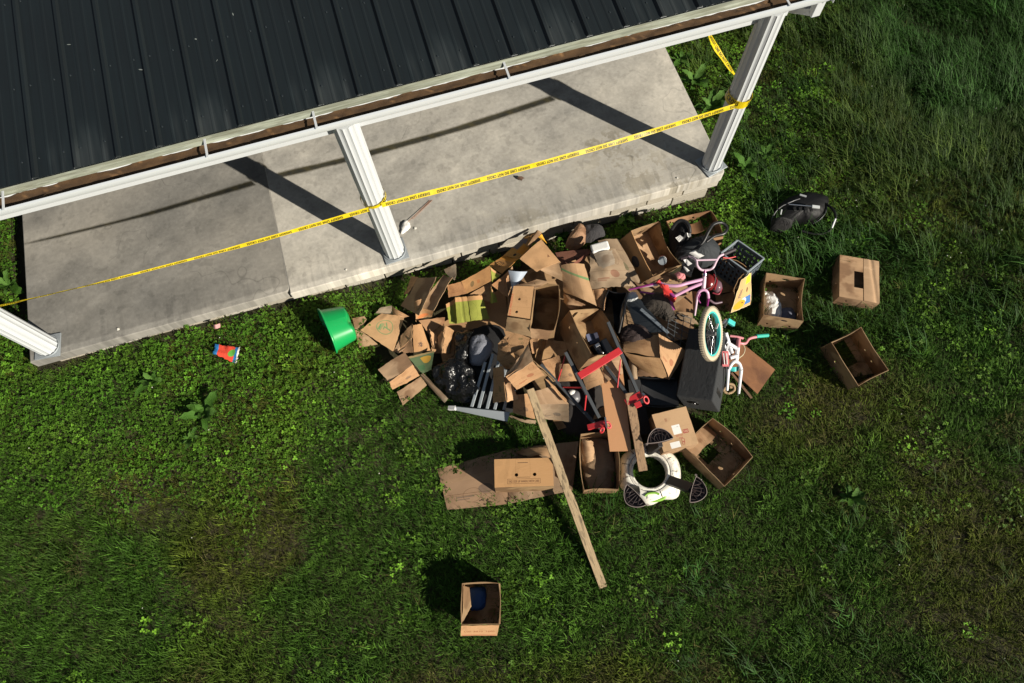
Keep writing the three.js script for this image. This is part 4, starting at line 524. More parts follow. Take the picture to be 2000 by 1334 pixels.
piece('flattened_cardboard', 'grey soaked sheet with a torn loop below the white foam block', 'cardboard', [[W, [[0.81,0.44,-3.12], [1.06,0.44,-3.137], [1.216,0.38,-2.758], [0.782,0.4,-2.749]], { n: 16, warp: 0.05, bow: 0.03, ragged: 0.012 }], [W, [[0.846,0.49,-3.079], [1.02,0.5,-3.103], [1.043,0.46,-2.973], [0.892,0.44,-2.926]], { n: 10, bow: 0.03, ragged: 0.012 }]]);
piece('flattened_cardboard', 'weathered sheet partly shaded behind the grey soaked sheet', 'cardboard', [[W, [[0.93,0.3,-3.32], [1.131,0.32,-3.309], [1.299,0.3,-2.811], [1.064,0.3,-2.886]], {}]]);
{ const g = new RoundedBoxGeometry(0.175, 0.045, 0.095, 4, 0.02); g.rotateZ(0.1); g.rotateY(0.16); const p = [0.911,0.5,-3.14]; g.translate(...p); single('foam_block', 'white foam block with rounded corners near the slab', 'foam', g, paper); }
piece('dark_red_panels', 'dark reddish brown slats left of the white foam block', 'boards', [[card(0.22, 0.10, 0.07), [[0.489,0.34,-3.201], [0.823,0.38,-3.195], [0.754,0.36,-3.055], [0.548,0.36,-3.039]], {}], [card(0.25, 0.10, 0.07), [[0.649,0.42,-3.033], [0.819,0.44,-3.152], [0.831,0.44,-3.129], [0.667,0.41,-3.015]], {}], [T, [[0.537,0.43,-3.005], [0.67,0.44,-3.06], [0.678,0.44,-3.043], [0.546,0.42,-2.993]], {}]]);
single('crumpled_bag', 'crumpled brown paper bag against the slab left of the foam block', 'paper bag', heap([[0.607,0.22,-3.323], [0.66,0.22,-3.435], [0.772,0.26,-3.532], [0.836,0.26,-3.456], [0.8,0.26,-3.319], [0.694,0.24,-3.27]], 0.16, { fold: 0.1, n: 22, rings: 10 }), card(0.36, 0.21, 0.12));
single('dark_rag', 'dark grey rag near the slab just above the foam block', 'rags', heap([[0.775,0.25,-3.361], [0.809,0.28,-3.505], [0.974,0.28,-3.502], [1.013,0.28,-3.394], [0.894,0.26,-3.334]], 0.08, { fold: 0.07, n: 20, rings: 8 }), plain(0.035, 0.033, 0.035, 0.9));
piece('folded_carton', 'narrow brown carton side between the green striped panel and the black tote', 'cardboard box', [[O, [[0.806,0.4,-2.747], [0.94,0.42,-2.742], [0.898,0.36,-2.544], [0.831,0.36,-2.592]], {}], [B, [[0.796,0.34,-2.835], [0.806,0.4,-2.747], [0.831,0.36,-2.592], [0.768,0.28,-2.675]], {}]]);

// ---------- big open cartons in the heap ----------
{
  const [kp, kq] = [[0.2527,0.3005,-2.5569],[0.0,-0.0966,0.0118,0.9953],[0.3934,0.2783,0.4984]], kx = [kp[0] + 0.08, 0.20, kp[2]];
  const redText = print(512, 512, '#bf9468', (q) => { q.save(); q.translate(70, 480); q.rotate(-Math.PI / 2); q.fillStyle = 'rgba(190,60,40,0.6)'; q.font = 'bold 66px sans-serif'; q.fillText('FRESH PRODUCE', 0, 0, 380); q.restore(); q.fillStyle = 'rgba(110,75,40,0.25)'; q.fillRect(0, 150, 512, 3); q.fillRect(0, 300, 512, 3); });
  const k = carton('open_carton', 'tall open carton in the middle of the heap with a wide side flap', [kx, kq, [0.225, 0.33, 0.46]], { mat: K, right: { bulge: 0.03, holes: [[0.05, 0.2, 0.012]] }, back: { bulge: 0.01 }, front: { bulge: 0.01 }, left: { bulge: 0.0 } });
  const circ = (cx, cz, r) => Array.from({ length: 10 }, (_, i) => [cx + r * Math.cos(i * 0.628), 0.325, cz + r * Math.sin(i * 0.628)]);
  const g = poly([[-0.31, 0.325, -0.18], [-0.12, 0.335, -0.19], [-0.12, 0.335, 0.14], [-0.33, 0.325, 0.12]], 0.005, [circ(-0.24, -0.05, 0.013), circ(-0.25, 0.08, 0.014)]);
  { const p = g.attributes.position, u = g.attributes.uv; for (let i = 0; i < p.count; i++) u.setXY(i, (p.getX(i) + 0.33) / 0.21, 0.5 - p.getZ(i) / 0.34); }
  part('side_flap', g, redText, k);
  part('end_flap', sheet([[-0.30, 0.32, -0.19], [-0.10, 0.33, -0.27], [0.02, 0.34, -0.25], [-0.11, 0.335, -0.17]], { warp: 0.01 }), T, k);
  part('end_flap', sheet([[-0.33, 0.31, 0.13], [-0.115, 0.335, 0.15], [-0.09, 0.30, 0.30], [-0.34, 0.24, 0.24]], { warp: 0.01 }), K, k);
  part('end_flap', sheet([[-0.11, 0.335, 0.232], [0.10, 0.335, 0.232], [0.06, 0.27, 0.30], [-0.09, 0.27, 0.30]], { warp: 0.01 }), T, k);
  carton('open_carton', 'open carton with black electronics inside, under the red crossbar', [[0.6725,0.2199,-2.2448],[-0.0994,0.1288,-0.2532,0.9537],[0.3812,0.2526,0.5047]], { mat: K, left: { holes: [[-0.12, 0.16, 0.015], [0.05, 0.16, 0.008]], bulge: 0.01 }, back: { holes: [[0.02, 0.2, 0.012, 0.006]], dip: -0.01 }, right: { bulge: 0.03 }, front: { dip: 0.02 } });
  carton('open_carton', 'open carton holding a red and white can, nearest the slab', [[1.3873,0.117,-3.1823],[0.0771,0.1889,-0.1837,0.9616],[0.3798,0.2509,0.4916]], { mat: K, print: { left: print(512, 256, '#b48a5c', (q) => { q.fillStyle = 'rgba(38,46,66,0.75)'; q.beginPath(); q.ellipse(290, 140, 62, 62, 0, 0, 7); q.fill(); q.fillStyle = 'rgba(150,120,90,0.35)'; q.fillRect(255, 120, 70, 12); q.fillRect(262, 146, 56, 10); }) }, mats: { floor: T }, floorHole: [-0.14, -0.02, -0.08, 0.12], left: { bulge: 0.01 }, right: { dip: 0.05, bulge: -0.02 }, back: { holes: [[0.0, 0.16, 0.014]] }, front: {} });
  carton('open_carton', 'open carton behind the black infant carrier, beside the slab corner', [[1.9591,0.02,-3.4224],[-0.1089,0.0622,0.0443,0.9911],[0.476,0.136,0.3645]], { mat: O, back: { holes: [[-0.05, 0.09, 0.014]], bulge: 0.01 }, right: { bulge: 0.02 }, front: {}, left: {}, flaps: [[O, [[-0.05, 0.11, -0.10], [0.1, 0.11, -0.11], [0.1, 0.10, 0.02], [-0.05, 0.10, 0.02]], { name: 'inner_flap' }]] });
  // round blue mark on the left wall of the carton with the can
  const canP = [1.533,0.3,-3.051], cg = (y0, y1, r) => new THREE.CylinderGeometry(r, r, y1 - y0, 24).translate(0, (y0 + y1) / 2, 0);
  const can = thing('paint_can', 'red and white can lying in the open carton nearest the slab', 'can', canP); can.rotation.set(0.5, 0.3, 0.25);
  part('label', cg(-0.01, 0.055, 0.041), paper, can); part('base', cg(-0.055, -0.012, 0.0415), redPaint, can); part('rim', new THREE.TorusGeometry(0.039, 0.003, 6, 24).rotateX(Math.PI / 2).translate(0, 0.056, 0), steel, can); part('lid', cg(0.0555, 0.058, 0.036), steel, can);
}
// electronics in the carton under the crossbar
{
  const bx = (p, s, r) => new RoundedBoxGeometry(...s, 3, 0.008).rotateX(r[0]).rotateY(r[1]).rotateZ(r[2]).translate(...p);
  built('portable_player', 'small black and slate player in the carton under the red crossbar', 'electronics', [['body', bx([0.752,0.38,-2.257], [0.11, 0.05, 0.10], [0.2, 0.3, -0.2]), plain(0.03, 0.03, 0.05, 0.35)], ['screen', bx([0.716,0.415,-2.262], [0.05, 0.006, 0.07], [0.2, 0.3, -0.2]), plain(0.10, 0.11, 0.17, 0.3)]]);
  built('black_appliance', 'glossy black appliance in the carton under the red crossbar', 'appliance', [['body', bx([0.82,0.38,-2.15], [0.16, 0.09, 0.14], [0.1, 0.5, -0.25]), plain(0.008, 0.008, 0.009, 0.12)], ['knob', new THREE.SphereGeometry(0.013, 12, 8).translate(...[0.815,0.46,-2.086]), chrome], ['vent', bx([0.778,0.45,-2.168], [0.05, 0.006, 0.03], [0.1, 0.5, -0.25]), chrome]]);
}

// ---------- cardboard below the tall carton ----------
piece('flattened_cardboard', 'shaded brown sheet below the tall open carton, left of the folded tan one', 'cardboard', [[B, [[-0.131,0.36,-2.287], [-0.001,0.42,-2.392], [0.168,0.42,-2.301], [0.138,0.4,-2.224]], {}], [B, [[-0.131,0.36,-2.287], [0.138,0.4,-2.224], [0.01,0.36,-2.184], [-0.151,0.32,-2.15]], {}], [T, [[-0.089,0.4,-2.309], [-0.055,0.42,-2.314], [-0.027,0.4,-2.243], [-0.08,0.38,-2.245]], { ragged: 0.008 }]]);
piece('flattened_cardboard', 'brown creased sheet tucked under the folded tan one', 'cardboard', [[K, [[-0.155,0.36,-2.137], [0.006,0.4,-2.175], [0.038,0.36,-2.051], [-0.072,0.32,-2.043]], {}], [K, [[0.006,0.4,-2.175], [0.137,0.43,-2.213], [0.15,0.4,-2.078], [0.038,0.36,-2.051]], {}]]);
piece('folded_carton', 'folded tan sheet with a sharp crease just above the long plank', 'cardboard box', [[T2, [[-0.088,0.5,-1.927], [0.146,0.52,-2.2], [0.174,0.56,-2.026], [-0.065,0.55,-1.899]], { n: 12 }], [T, [[-0.079,0.55,-1.9], [0.173,0.56,-2.021], [0.27,0.48,-1.909], [0.008,0.46,-1.801]], { n: 12 }]]);
piece('torn_flap', 'lit upright flap under the front of the tall open carton', 'cardboard', [[T, [[0.162,0.42,-2.281], [0.239,0.46,-2.295], [0.214,0.34,-2.159], [0.182,0.34,-2.177]], {}]]);
piece('flattened_cardboard', 'shaded strip between two tan pieces below the tall carton', 'cardboard', [[K, [[0.249,0.28,-2.347], [0.336,0.28,-2.34], [0.255,0.24,-2.124], [0.204,0.24,-2.159]], {}]]);
piece('flattened_cardboard', 'brown sheet left of the carton with black electronics', 'cardboard', [[K, [[0.33,0.3,-2.328], [0.527,0.32,-2.268], [0.492,0.3,-2.15], [0.263,0.28,-2.12]], {}]]);
piece('flattened_cardboard', 'tan panel crossed by the thin red rod of the stand', 'cardboard', [[T, [[0.247,0.3,-2.104], [0.428,0.32,-2.143], [0.447,0.3,-2.037], [0.383,0.26,-1.91]], {}], [T2, [[0.426,0.3,-2.064], [0.558,0.3,-2.048], [0.585,0.28,-1.892], [0.397,0.27,-1.901]], {}]]);
piece('flattened_cardboard', 'corrugated tan panel under the upper end of the long plank', 'cardboard', [[T, [[0.113,0.32,-1.8], [0.356,0.34,-1.848], [0.472,0.3,-1.675], [0.16,0.3,-1.695]], { turn: true }], [W, [[0.16,0.3,-1.695], [0.472,0.3,-1.675], [0.46,0.24,-1.523], [0.164,0.22,-1.576]], { turn: true }], [T, [[-0.024,0.32,-1.792], [0.113,0.32,-1.8], [0.16,0.22,-1.581], [-0.042,0.2,-1.661]], {}]]);
piece('cardboard_strip', 'frayed carton edge on the grass below the corrugated panel', 'cardboard', [[W, [[-0.082,0.1,-1.68], [0.162,0.08,-1.597], [0.16,0.05,-1.575], [-0.074,0.07,-1.668]], { ragged: 0.01 }]]);
piece('folded_carton', 'dark upright panel with a lit ragged side right of the steel slats', 'cardboard box', [[B, [[-0.199,0.34,-2.062], [-0.101,0.46,-2.034], [-0.096,0.42,-1.716], [-0.213,0.28,-1.745]], {}], [T, [[-0.107,0.44,-1.957], [-0.047,0.4,-1.906], [0.019,0.3,-1.755], [-0.089,0.36,-1.718]], { ragged: 0.012 }]]);
piece('cardboard_strip', 'bent strip crossing diagonally from the folded tan sheet to the stand', 'cardboard', [[K, [[0.18,0.52,-2.044], [0.213,0.52,-2.002], [0.364,0.44,-1.86], [0.341,0.42,-1.859]], {}], [T, [[0.26,0.44,-1.898], [0.305,0.42,-1.871], [0.459,0.34,-1.699], [0.438,0.34,-1.681]], {}]]);
piece('folded_carton', 'two-panel tan carton lying open on the grass below the black bag', 'cardboard box', [[T2, [[-1.271,0.302,-2.147], [-1.017,0.28,-2.307], [-0.946,0.29,-2.175], [-1.166,0.305,-2.017]], { bow: 0.01 }], [T, [[-1.166,0.305,-2.017], [-0.946,0.29,-2.175], [-0.891,0.222,-2.082], [-1.15,0.241,-1.961]], { bow: 0.01 }], [T, [[-1.12,0.168,-1.955], [-0.887,0.181,-2.084], [-0.835,0.153,-2.007], [-1.07,0.135,-1.83]], { bow: 0 }]]);
const greenYellow = print(512, 512, '#4c5f3f', (q) => { q.fillStyle = '#a57f2c'; q.beginPath(); q.moveTo(200, 110); q.quadraticCurveTo(340, 60, 450, 130); q.quadraticCurveTo(480, 230, 380, 280); q.quadraticCurveTo(260, 300, 230, 220); q.fill(); q.fillStyle = 'rgba(150,120,80,0.8)'; q.fillRect(0, 0, 512, 50); q.fillStyle = 'rgba(40,90,50,0.5)'; q.fillRect(40, 300, 200, 140); });
piece('printed_carton', 'green and yellow printed carton edge along the black bag', 'cardboard box', [[greenYellow, [[-0.996,0.237,-2.274], [-0.743,0.252,-2.315], [-0.784,0.213,-2.137], [-0.877,0.181,-2.114]], { unit: true }], [W, [[-0.896,0.183,-2.1], [-0.859,0.2,-2.112], [-0.643,0.14,-1.859], [-0.68,0.122,-1.827]], {}]]);

// ---------- bags and steel slats ----------
const crinkle = dataTex(768, 768, (u, v) => { const r = (x, y) => { const a = 1 - Math.abs(fbm(x, y, 3) - 0.5) * 4, b = 1 - Math.abs(fbm(x * 2.3 + 30, y * 2.3, 2) - 0.5) * 4; return Math.max(0, a) ** 2 * 0.65 + Math.max(0, b) ** 2 * 0.35; }; const k = tile(r, u, v, 14); return [k, k, k]; }, false);
const bagBlack = new THREE.MeshPhysicalMaterial({ color: lin(0.004, 0.004, 0.004), roughness: 0.24, bumpMap: crinkle, bumpScale: 0.007 });
single('black_trash_bag', 'glossy crumpled black trash bag at the lower left of the heap', 'trash bag', heap([[-0.529,0.22,-2.499], [-0.354,0.24,-2.497], [-0.409,0.24,-2.396], [-0.419,0.2,-2.167], [-0.362,0.18,-2.082], [-0.379,0.16,-1.973], [-0.341,0.14,-1.905], [-0.426,0.06,-1.794], [-0.562,0.05,-1.827], [-0.697,0.08,-1.911], [-0.836,0.12,-2.125], [-0.746,0.15,-2.196], [-0.573,0.18,-2.26], [-0.545,0.2,-2.402]], 0.13, { fold: 0.3, freq: 4.5, folds: 7, n: 80, rings: 44, round: 0.5, angle: 1.0 }), bagBlack);
single('grey_plastic_bag', 'translucent grey plastic bag beside the glossy black one', 'plastic bag', heap([[-0.388,0.24,-2.416], [-0.268,0.26,-2.435], [-0.177,0.24,-2.34], [-0.213,0.22,-2.242], [-0.308,0.2,-2.153], [-0.409,0.2,-2.167], [-0.415,0.22,-2.31]], 0.08, { fold: 0.12, freq: 5, folds: 6, n: 50, rings: 26, angle: 1.1 }), new THREE.MeshPhysicalMaterial({ color: lin(0.24, 0.25, 0.29), roughness: 0.4, transmission: 0.25, thickness: 0, bumpMap: crinkle, bumpScale: 0.006 }));
{
  const bars = [[[-0.188,0.24,-2.238], [-0.36,0.14,-1.742]], [[-0.266,0.22,-2.169], [-0.426,0.13,-1.764]], [[-0.14,0.22,-2.168], [-0.283,0.14,-1.73]], [[-0.083,0.2,-2.083], [-0.212,0.14,-1.72]], [[-0.039,0.18,-1.969], [-0.126,0.14,-1.708]]];
  built('slatted_steel_frame', 'grey steel slatted frame with a tapered end rail beside the trash bags', 'steel frame', [...bars.map(([a, b]) => ['slat', bar(a, b, 0.028, 0.022), steel]), ['end_rail', sheet([[-0.576,0.17,-1.771], [-0.07,0.17,-1.676], [-0.101,0.12,-1.603], [-0.577,0.13,-1.747]], { thick: 0.012, ragged: 0, warp: 0.002, bow: 0 }), steel], ['end_cap', bar([-0.643,0.13,-1.772], [-0.573,0.16,-1.758], 0.04, 0.03), paper]]);
}
// ---------- black things right of the middle ----------
built('black_tote', 'black plastic tote standing left of the broken monitor', 'tote', [['side', sheet([[0.94,0.44,-2.717], [1.123,0.44,-2.669], [1.149,0.12,-2.713], [0.983,0.12,-2.76]], { thick: 0.006, ragged: 0 }), blackPlastic], ['side', sheet([[0.94,0.44,-2.717], [0.884,0.42,-2.519], [0.945,0.12,-2.62], [0.993,0.12,-2.759]], { thick: 0.006, ragged: 0 }), blackPlastic], ['bottom', sheet([[0.992,0.13,-2.766], [1.149,0.13,-2.719], [1.048,0.12,-2.395], [0.945,0.12,-2.62]], { thick: 0.006, ragged: 0 }), blackPlastic], ['rim', tube([[1.117,0.45,-2.67], [1.066,0.45,-2.501], [0.992,0.43,-2.279]], 0.008), plain(0.06, 0.055, 0.05, 0.5)], ['side', sheet([[1.123,0.44,-2.669], [0.992,0.43,-2.279], [1.054,0.12,-2.362], [1.159,0.12,-2.712]], { thick: 0.006, ragged: 0 }), blackPlastic]]);
single('dark_clothes', 'heap of dark brown and black clothes on the broken monitor', 'clothes', heap([[1.23,0.36,-2.589], [1.307,0.38,-2.67], [1.466,0.4,-2.647], [1.535,0.38,-2.565], [1.549,0.34,-2.423], [1.486,0.34,-2.387], [1.376,0.36,-2.45], [1.255,0.36,-2.492]], 0.13, { fold: 0.1, freq: 7, n: 34, rings: 14 }), plain(0.035, 0.027, 0.02, 0.85, { bumpMap: grit, bumpScale: 0.006 }));
single('dark_clothes', 'dark reddish clothes spilling over the monitor towards the box below', 'clothes', heap([[1.024,0.34,-2.332], [1.095,0.36,-2.38], [1.227,0.36,-2.359], [1.297,0.34,-2.288], [1.354,0.34,-2.212], [1.245,0.32,-2.167], [1.091,0.32,-2.159], [1.016,0.32,-2.247]], 0.1, { fold: 0.09, n: 30, rings: 12 }), plain(0.03, 0.017, 0.015, 0.8, { bumpMap: grit, bumpScale: 0.006 }));
built('broken_monitor', 'broken black monitor with a glass edge among the dark clothes', 'monitor', [['screen', sheet([[1.102,0.38,-2.602], [1.233,0.42,-2.605], [1.446,0.4,-2.263], [1.182,0.34,-2.288]], { thick: 0.03, ragged: 0, warp: 0.003, bow: 0.01 }), plain(0.02, 0.023, 0.026, 0.18)], ['frame', bar([1.22,0.44,-2.493], [1.444,0.42,-2.24], 0.03, 0.02), plain(0.13, 0.15, 0.17, 0.15)], ['frame', bar([1.099,0.4,-2.594], [1.034,0.36,-2.354], 0.02, 0.03), blackPlastic]]);
single('plastic_scrap', 'crumpled clear plastic scrap at the left end of the monitor', 'plastic', heap([[1.105,0.4,-2.604], [1.136,0.42,-2.677], [1.204,0.42,-2.677], [1.214,0.42,-2.607], [1.145,0.4,-2.579]], 0.05, { fold: 0.05, n: 18, rings: 8 }), plain(0.42, 0.43, 0.43, 0.3));
{ // wire basket
  const w = []; for (let i = 0; i < 7; i++) w.push(['wire', tube([[1.462,0.36,-2.318], [1.471,0.36,-2.317]].map((p, k) => { const t = i / 6, a = [1.503,0.38,-2.484], b = [1.445,0.34,-2.245], c2 = [1.712,0.3,-2.415], d = [1.627,0.28,-2.109]; const s = (q, r) => q.map((v, n) => v + (r[n] - v) * t); return k ? s(c2, d) : s(a, b); }), 0.0032, 2, 6), blackPaint]);
  for (let i = 0; i < 4; i++) w.push(['wire', tube([[1.503,0.38,-2.484], [1.445,0.34,-2.245]].map((p, k) => { const e = [[1.712,0.3,-2.415], [1.627,0.28,-2.109]][k], t = i / 3; return p.map((v, n) => v + (e[n] - v) * t); }), 0.004, 2, 6), blackPaint]);
  built('wire_basket', 'black wire basket side lying between the clothes and the speaker', 'wire basket', w);
}
piece('open_box_with_flap', 'toppled carton with a bright end panel, right of the electronics carton', 'cardboard box', [[B, [[1.035,0.36,-2.21], [1.357,0.4,-2.239], [1.333,0.44,-1.996], [1.012,0.42,-2.094]], {}], [K, [[1.009,0.44,-2.087], [1.329,0.46,-1.989], [1.423,0.24,-1.851], [1.134,0.26,-1.994]], {}], [T2, [[1.35,0.46,-2.227], [1.625,0.3,-2.091], [1.422,0.24,-1.846], [1.324,0.46,-1.99]], { bow: 0.01 }]]);
piece('flattened_cardboard', 'tan strip under the toppled carton beside the black tub', 'cardboard', [[T, [[1.155,0.24,-1.989], [1.233,0.24,-1.992], [1.401,0.22,-1.874], [1.148,0.22,-1.915]], { ragged: 0.01 }], [W, [[1.08,0.24,-2.076], [1.155,0.24,-2.06], [1.132,0.18,-1.759], [1.066,0.18,-1.764]], {}]]);
built('black_tub', 'shallow black plastic tub below the toppled carton', 'tub', [['bottom', sheet([[1.177,0.1,-1.931], [1.531,0.1,-1.881], [1.516,0.08,-1.636], [1.155,0.08,-1.676]], { thick: 0.006, ragged: 0 }), blackPlastic], ['side', sheet([[1.149,0.22,-1.92], [1.481,0.24,-1.861], [1.531,0.1,-1.881], [1.177,0.1,-1.931]], { thick: 0.006, ragged: 0 }), blackPlastic], ['side', sheet([[1.149,0.22,-1.92], [1.133,0.2,-1.644], [1.154,0.08,-1.671], [1.177,0.1,-1.931]], { thick: 0.006, ragged: 0 }), blackPlastic], ['side', sheet([[1.133,0.2,-1.644], [1.492,0.18,-1.611], [1.517,0.07,-1.634], [1.154,0.08,-1.671]], { thick: 0.006, ragged: 0 }), blackPlastic]]);
piece('black_board', 'dull black board standing right of the orange tan board', 'board', [[blackFabric, [[1.045,0.24,-1.877], [1.162,0.22,-1.874], [1.209,0.14,-1.382], [1.056,0.14,-1.365]], { thick: 0.012, ragged: 0 }]]);

// ---------- boards and planks ----------
piece('tan_board', 'smooth orange tan board under the feet of the stand', 'board', [[plain(0.46, 0.235, 0.11, 0.5, { bumpMap: grit, bumpScale: 0.0005 }), [[0.781,0.36,-1.96], [0.991,0.36,-1.942], [0.982,0.29,-1.202], [0.791,0.29,-1.213]], { thick: 0.016, ragged: 0, warp: 0.001, bow: 0 }]]);
piece('flattened_cardboard', 'tan corner sheet under the red crossbar above the orange tan board', 'cardboard', [[T, [[0.82,0.38,-2.109], [0.992,0.4,-2.098], [0.987,0.38,-1.897], [0.816,0.37,-1.826]], {}], [T2, [[0.599,0.36,-1.975], [0.805,0.38,-1.981], [0.806,0.37,-1.826], [0.647,0.32,-1.786]], {}]]);
{
  const t1 = woodTex(0.18), t2 = woodTex(0.12);
  const wood = (t, c) => new THREE.MeshStandardMaterial({ map: t, color: c, roughness: 0.85, bumpMap: t, bumpScale: 0.003 });
  const plank = (a, b, w, h) => { const A = V(a), Bq = V(b), n = 40, D = Bq.clone().sub(A), L = D.length(), z = D.clone().normalize(), x = new THREE.Vector3().crossVectors(new THREE.Vector3(0, 1, 0), z).normalize(), y = new THREE.Vector3().crossVectors(z, x); let g = new THREE.BoxGeometry(w, h, L, 4, 1, n); const p = g.attributes.position, u = g.attributes.uv; for (let i = 0; i < p.count; i++) { const zz = p.getZ(i), xx = p.getX(i); u.setXY(i, xx / w + 0.5 + (p.getY(i) > 0 ? 0 : 0.3), zz / L + 0.5); p.setX(i, xx + 0.004 * (fbm(zz * 9 + (xx > 0 ? 5 : 0), 2, 3) - 0.5) * 2 - (xx > 0 && Math.abs(zz - 0.02) < 0.06 ? 0.012 * (1 - Math.abs(zz - 0.02) / 0.06) : 0)); p.setY(i, p.getY(i) + 0.006 * (fbm(zz * 3, xx * 5, 2) - 0.5)); } g.computeVertexNormals(); return g.applyMatrix4(new THREE.Matrix4().makeBasis(x, y, z).setPosition(A.addScaledVector(D, 0.5))); };
  single('wooden_plank', 'long weathered wooden plank running from the heap down onto the lawn', 'plank', plank([0.127,0.46,-1.796], [0.623,0.03,-0.088], 0.072, 0.035), wood(t1, lin(0.52, 0.45, 0.36)));
  single('wooden_plank', 'short grey wooden plank reaching into the hole of the white play seat', 'plank', plank([1.012,0.42,-1.698], [1.059,0.3,-1.017], 0.076, 0.03), wood(t2, lin(0.42, 0.31, 0.24)));
  single('brown_board', 'brown fibreboard lying on the grass right of the white bicycle fork', 'board', sheet([[2.207,0.07,-2.221], [2.486,0.06,-1.918], [2.274,0.05,-1.694], [2.031,0.06,-2.008]], { thick: 0.012, ragged: 0.001, warp: 0.003, bow: 0, unit: true }), print(512, 512, '#8d6140', (q, w, h) => { for (let i = 0; i < 26; i++) { q.fillStyle = 'rgba(50,28,16,0.05)'; q.beginPath(); q.ellipse(rr(250, 520), rr(60, 520), rr(40, 150), rr(20, 90), rnd() * 3, 0, 7); q.fill(); } for (let i = 0; i < 60; i++) { q.fillStyle = 'rgba(190,150,100,0.06)'; q.fillRect(rnd() * w, rnd() * h, rr(20, 160), 2); } }));
  single('wooden_stick', 'thin brown stick on the grass below the white bicycle fork', 'stick', bar([2.065,0.06,-1.922], [2.22,0.03,-1.664], 0.025, 0.015), plain(0.14, 0.075, 0.04, 0.8));
}

// ---------- red and black stand ----------
{
  const loop = (p, r, rot) => new THREE.TorusGeometry(r, 0.009, 8, 18).scale(0.8, 1.25, 1).rotateX(-1.1).rotateY(rot).translate(...p);
  built('folding_stand', 'folding stand of dark grey rails with a red crossbar and red feet', 'stand', [
    ['rail', bar([0.467,0.58,-2.077], [0.717,0.42,-1.495], 0.03, 0.03), blackPaint], ['rail', bar([0.877,0.6,-2.327], [1.083,0.44,-1.701], 0.03, 0.03), blackPaint],
    ['crossbar', bar([0.563,0.61,-1.833], [0.956,0.61,-2.045], 0.064, 0.022), redPaint],
    ['leg', bar([0.246,0.4,-2.04], [0.679,0.3,-1.481], 0.03, 0.03), blackPaint], ['leg', bar([0.835,0.4,-1.972], [1.01,0.38,-1.676], 0.03, 0.03), blackPaint],
    ['foot', bar([0.616,0.34,-1.434], [0.777,0.4,-1.449], 0.05, 0.03), redPaint, [['clamp', loop([0.79,0.42,-1.424], 0.024, 0.6), redPaint], ['clamp', loop([0.733,0.4,-1.387], 0.018, -0.5), redPaint], ['bolt', rod([0.769,0.44,-1.49], [0.771,0.44,-1.393], 0.008), chrome]]],
    ['foot', bar([0.972,0.4,-1.616], [1.116,0.44,-1.674], 0.06, 0.03), redPaint, [['clamp', loop([1.146,0.46,-1.614], 0.026, 0.4), redPaint], ['clamp', bar([1.043,0.44,-1.571], [1.098,0.45,-1.588], 0.05, 0.02), redPaint], ['bolt', rod([1.123,0.46,-1.677], [1.146,0.46,-1.647], 0.009), chrome]]],
    ['brace', rod([0.465,0.56,-2.05], [0.39,0.38,-1.877], 0.006), redPaint], ['brace', rod([0.431,0.38,-1.815], [0.594,0.5,-1.761], 0.007), redPaint], ['brace', rod([0.618,0.5,-1.688], [0.602,0.38,-1.585], 0.007), redPaint], ['brace', rod([0.953,0.56,-1.976], [0.914,0.42,-1.759], 0.006), redPaint]]);
}

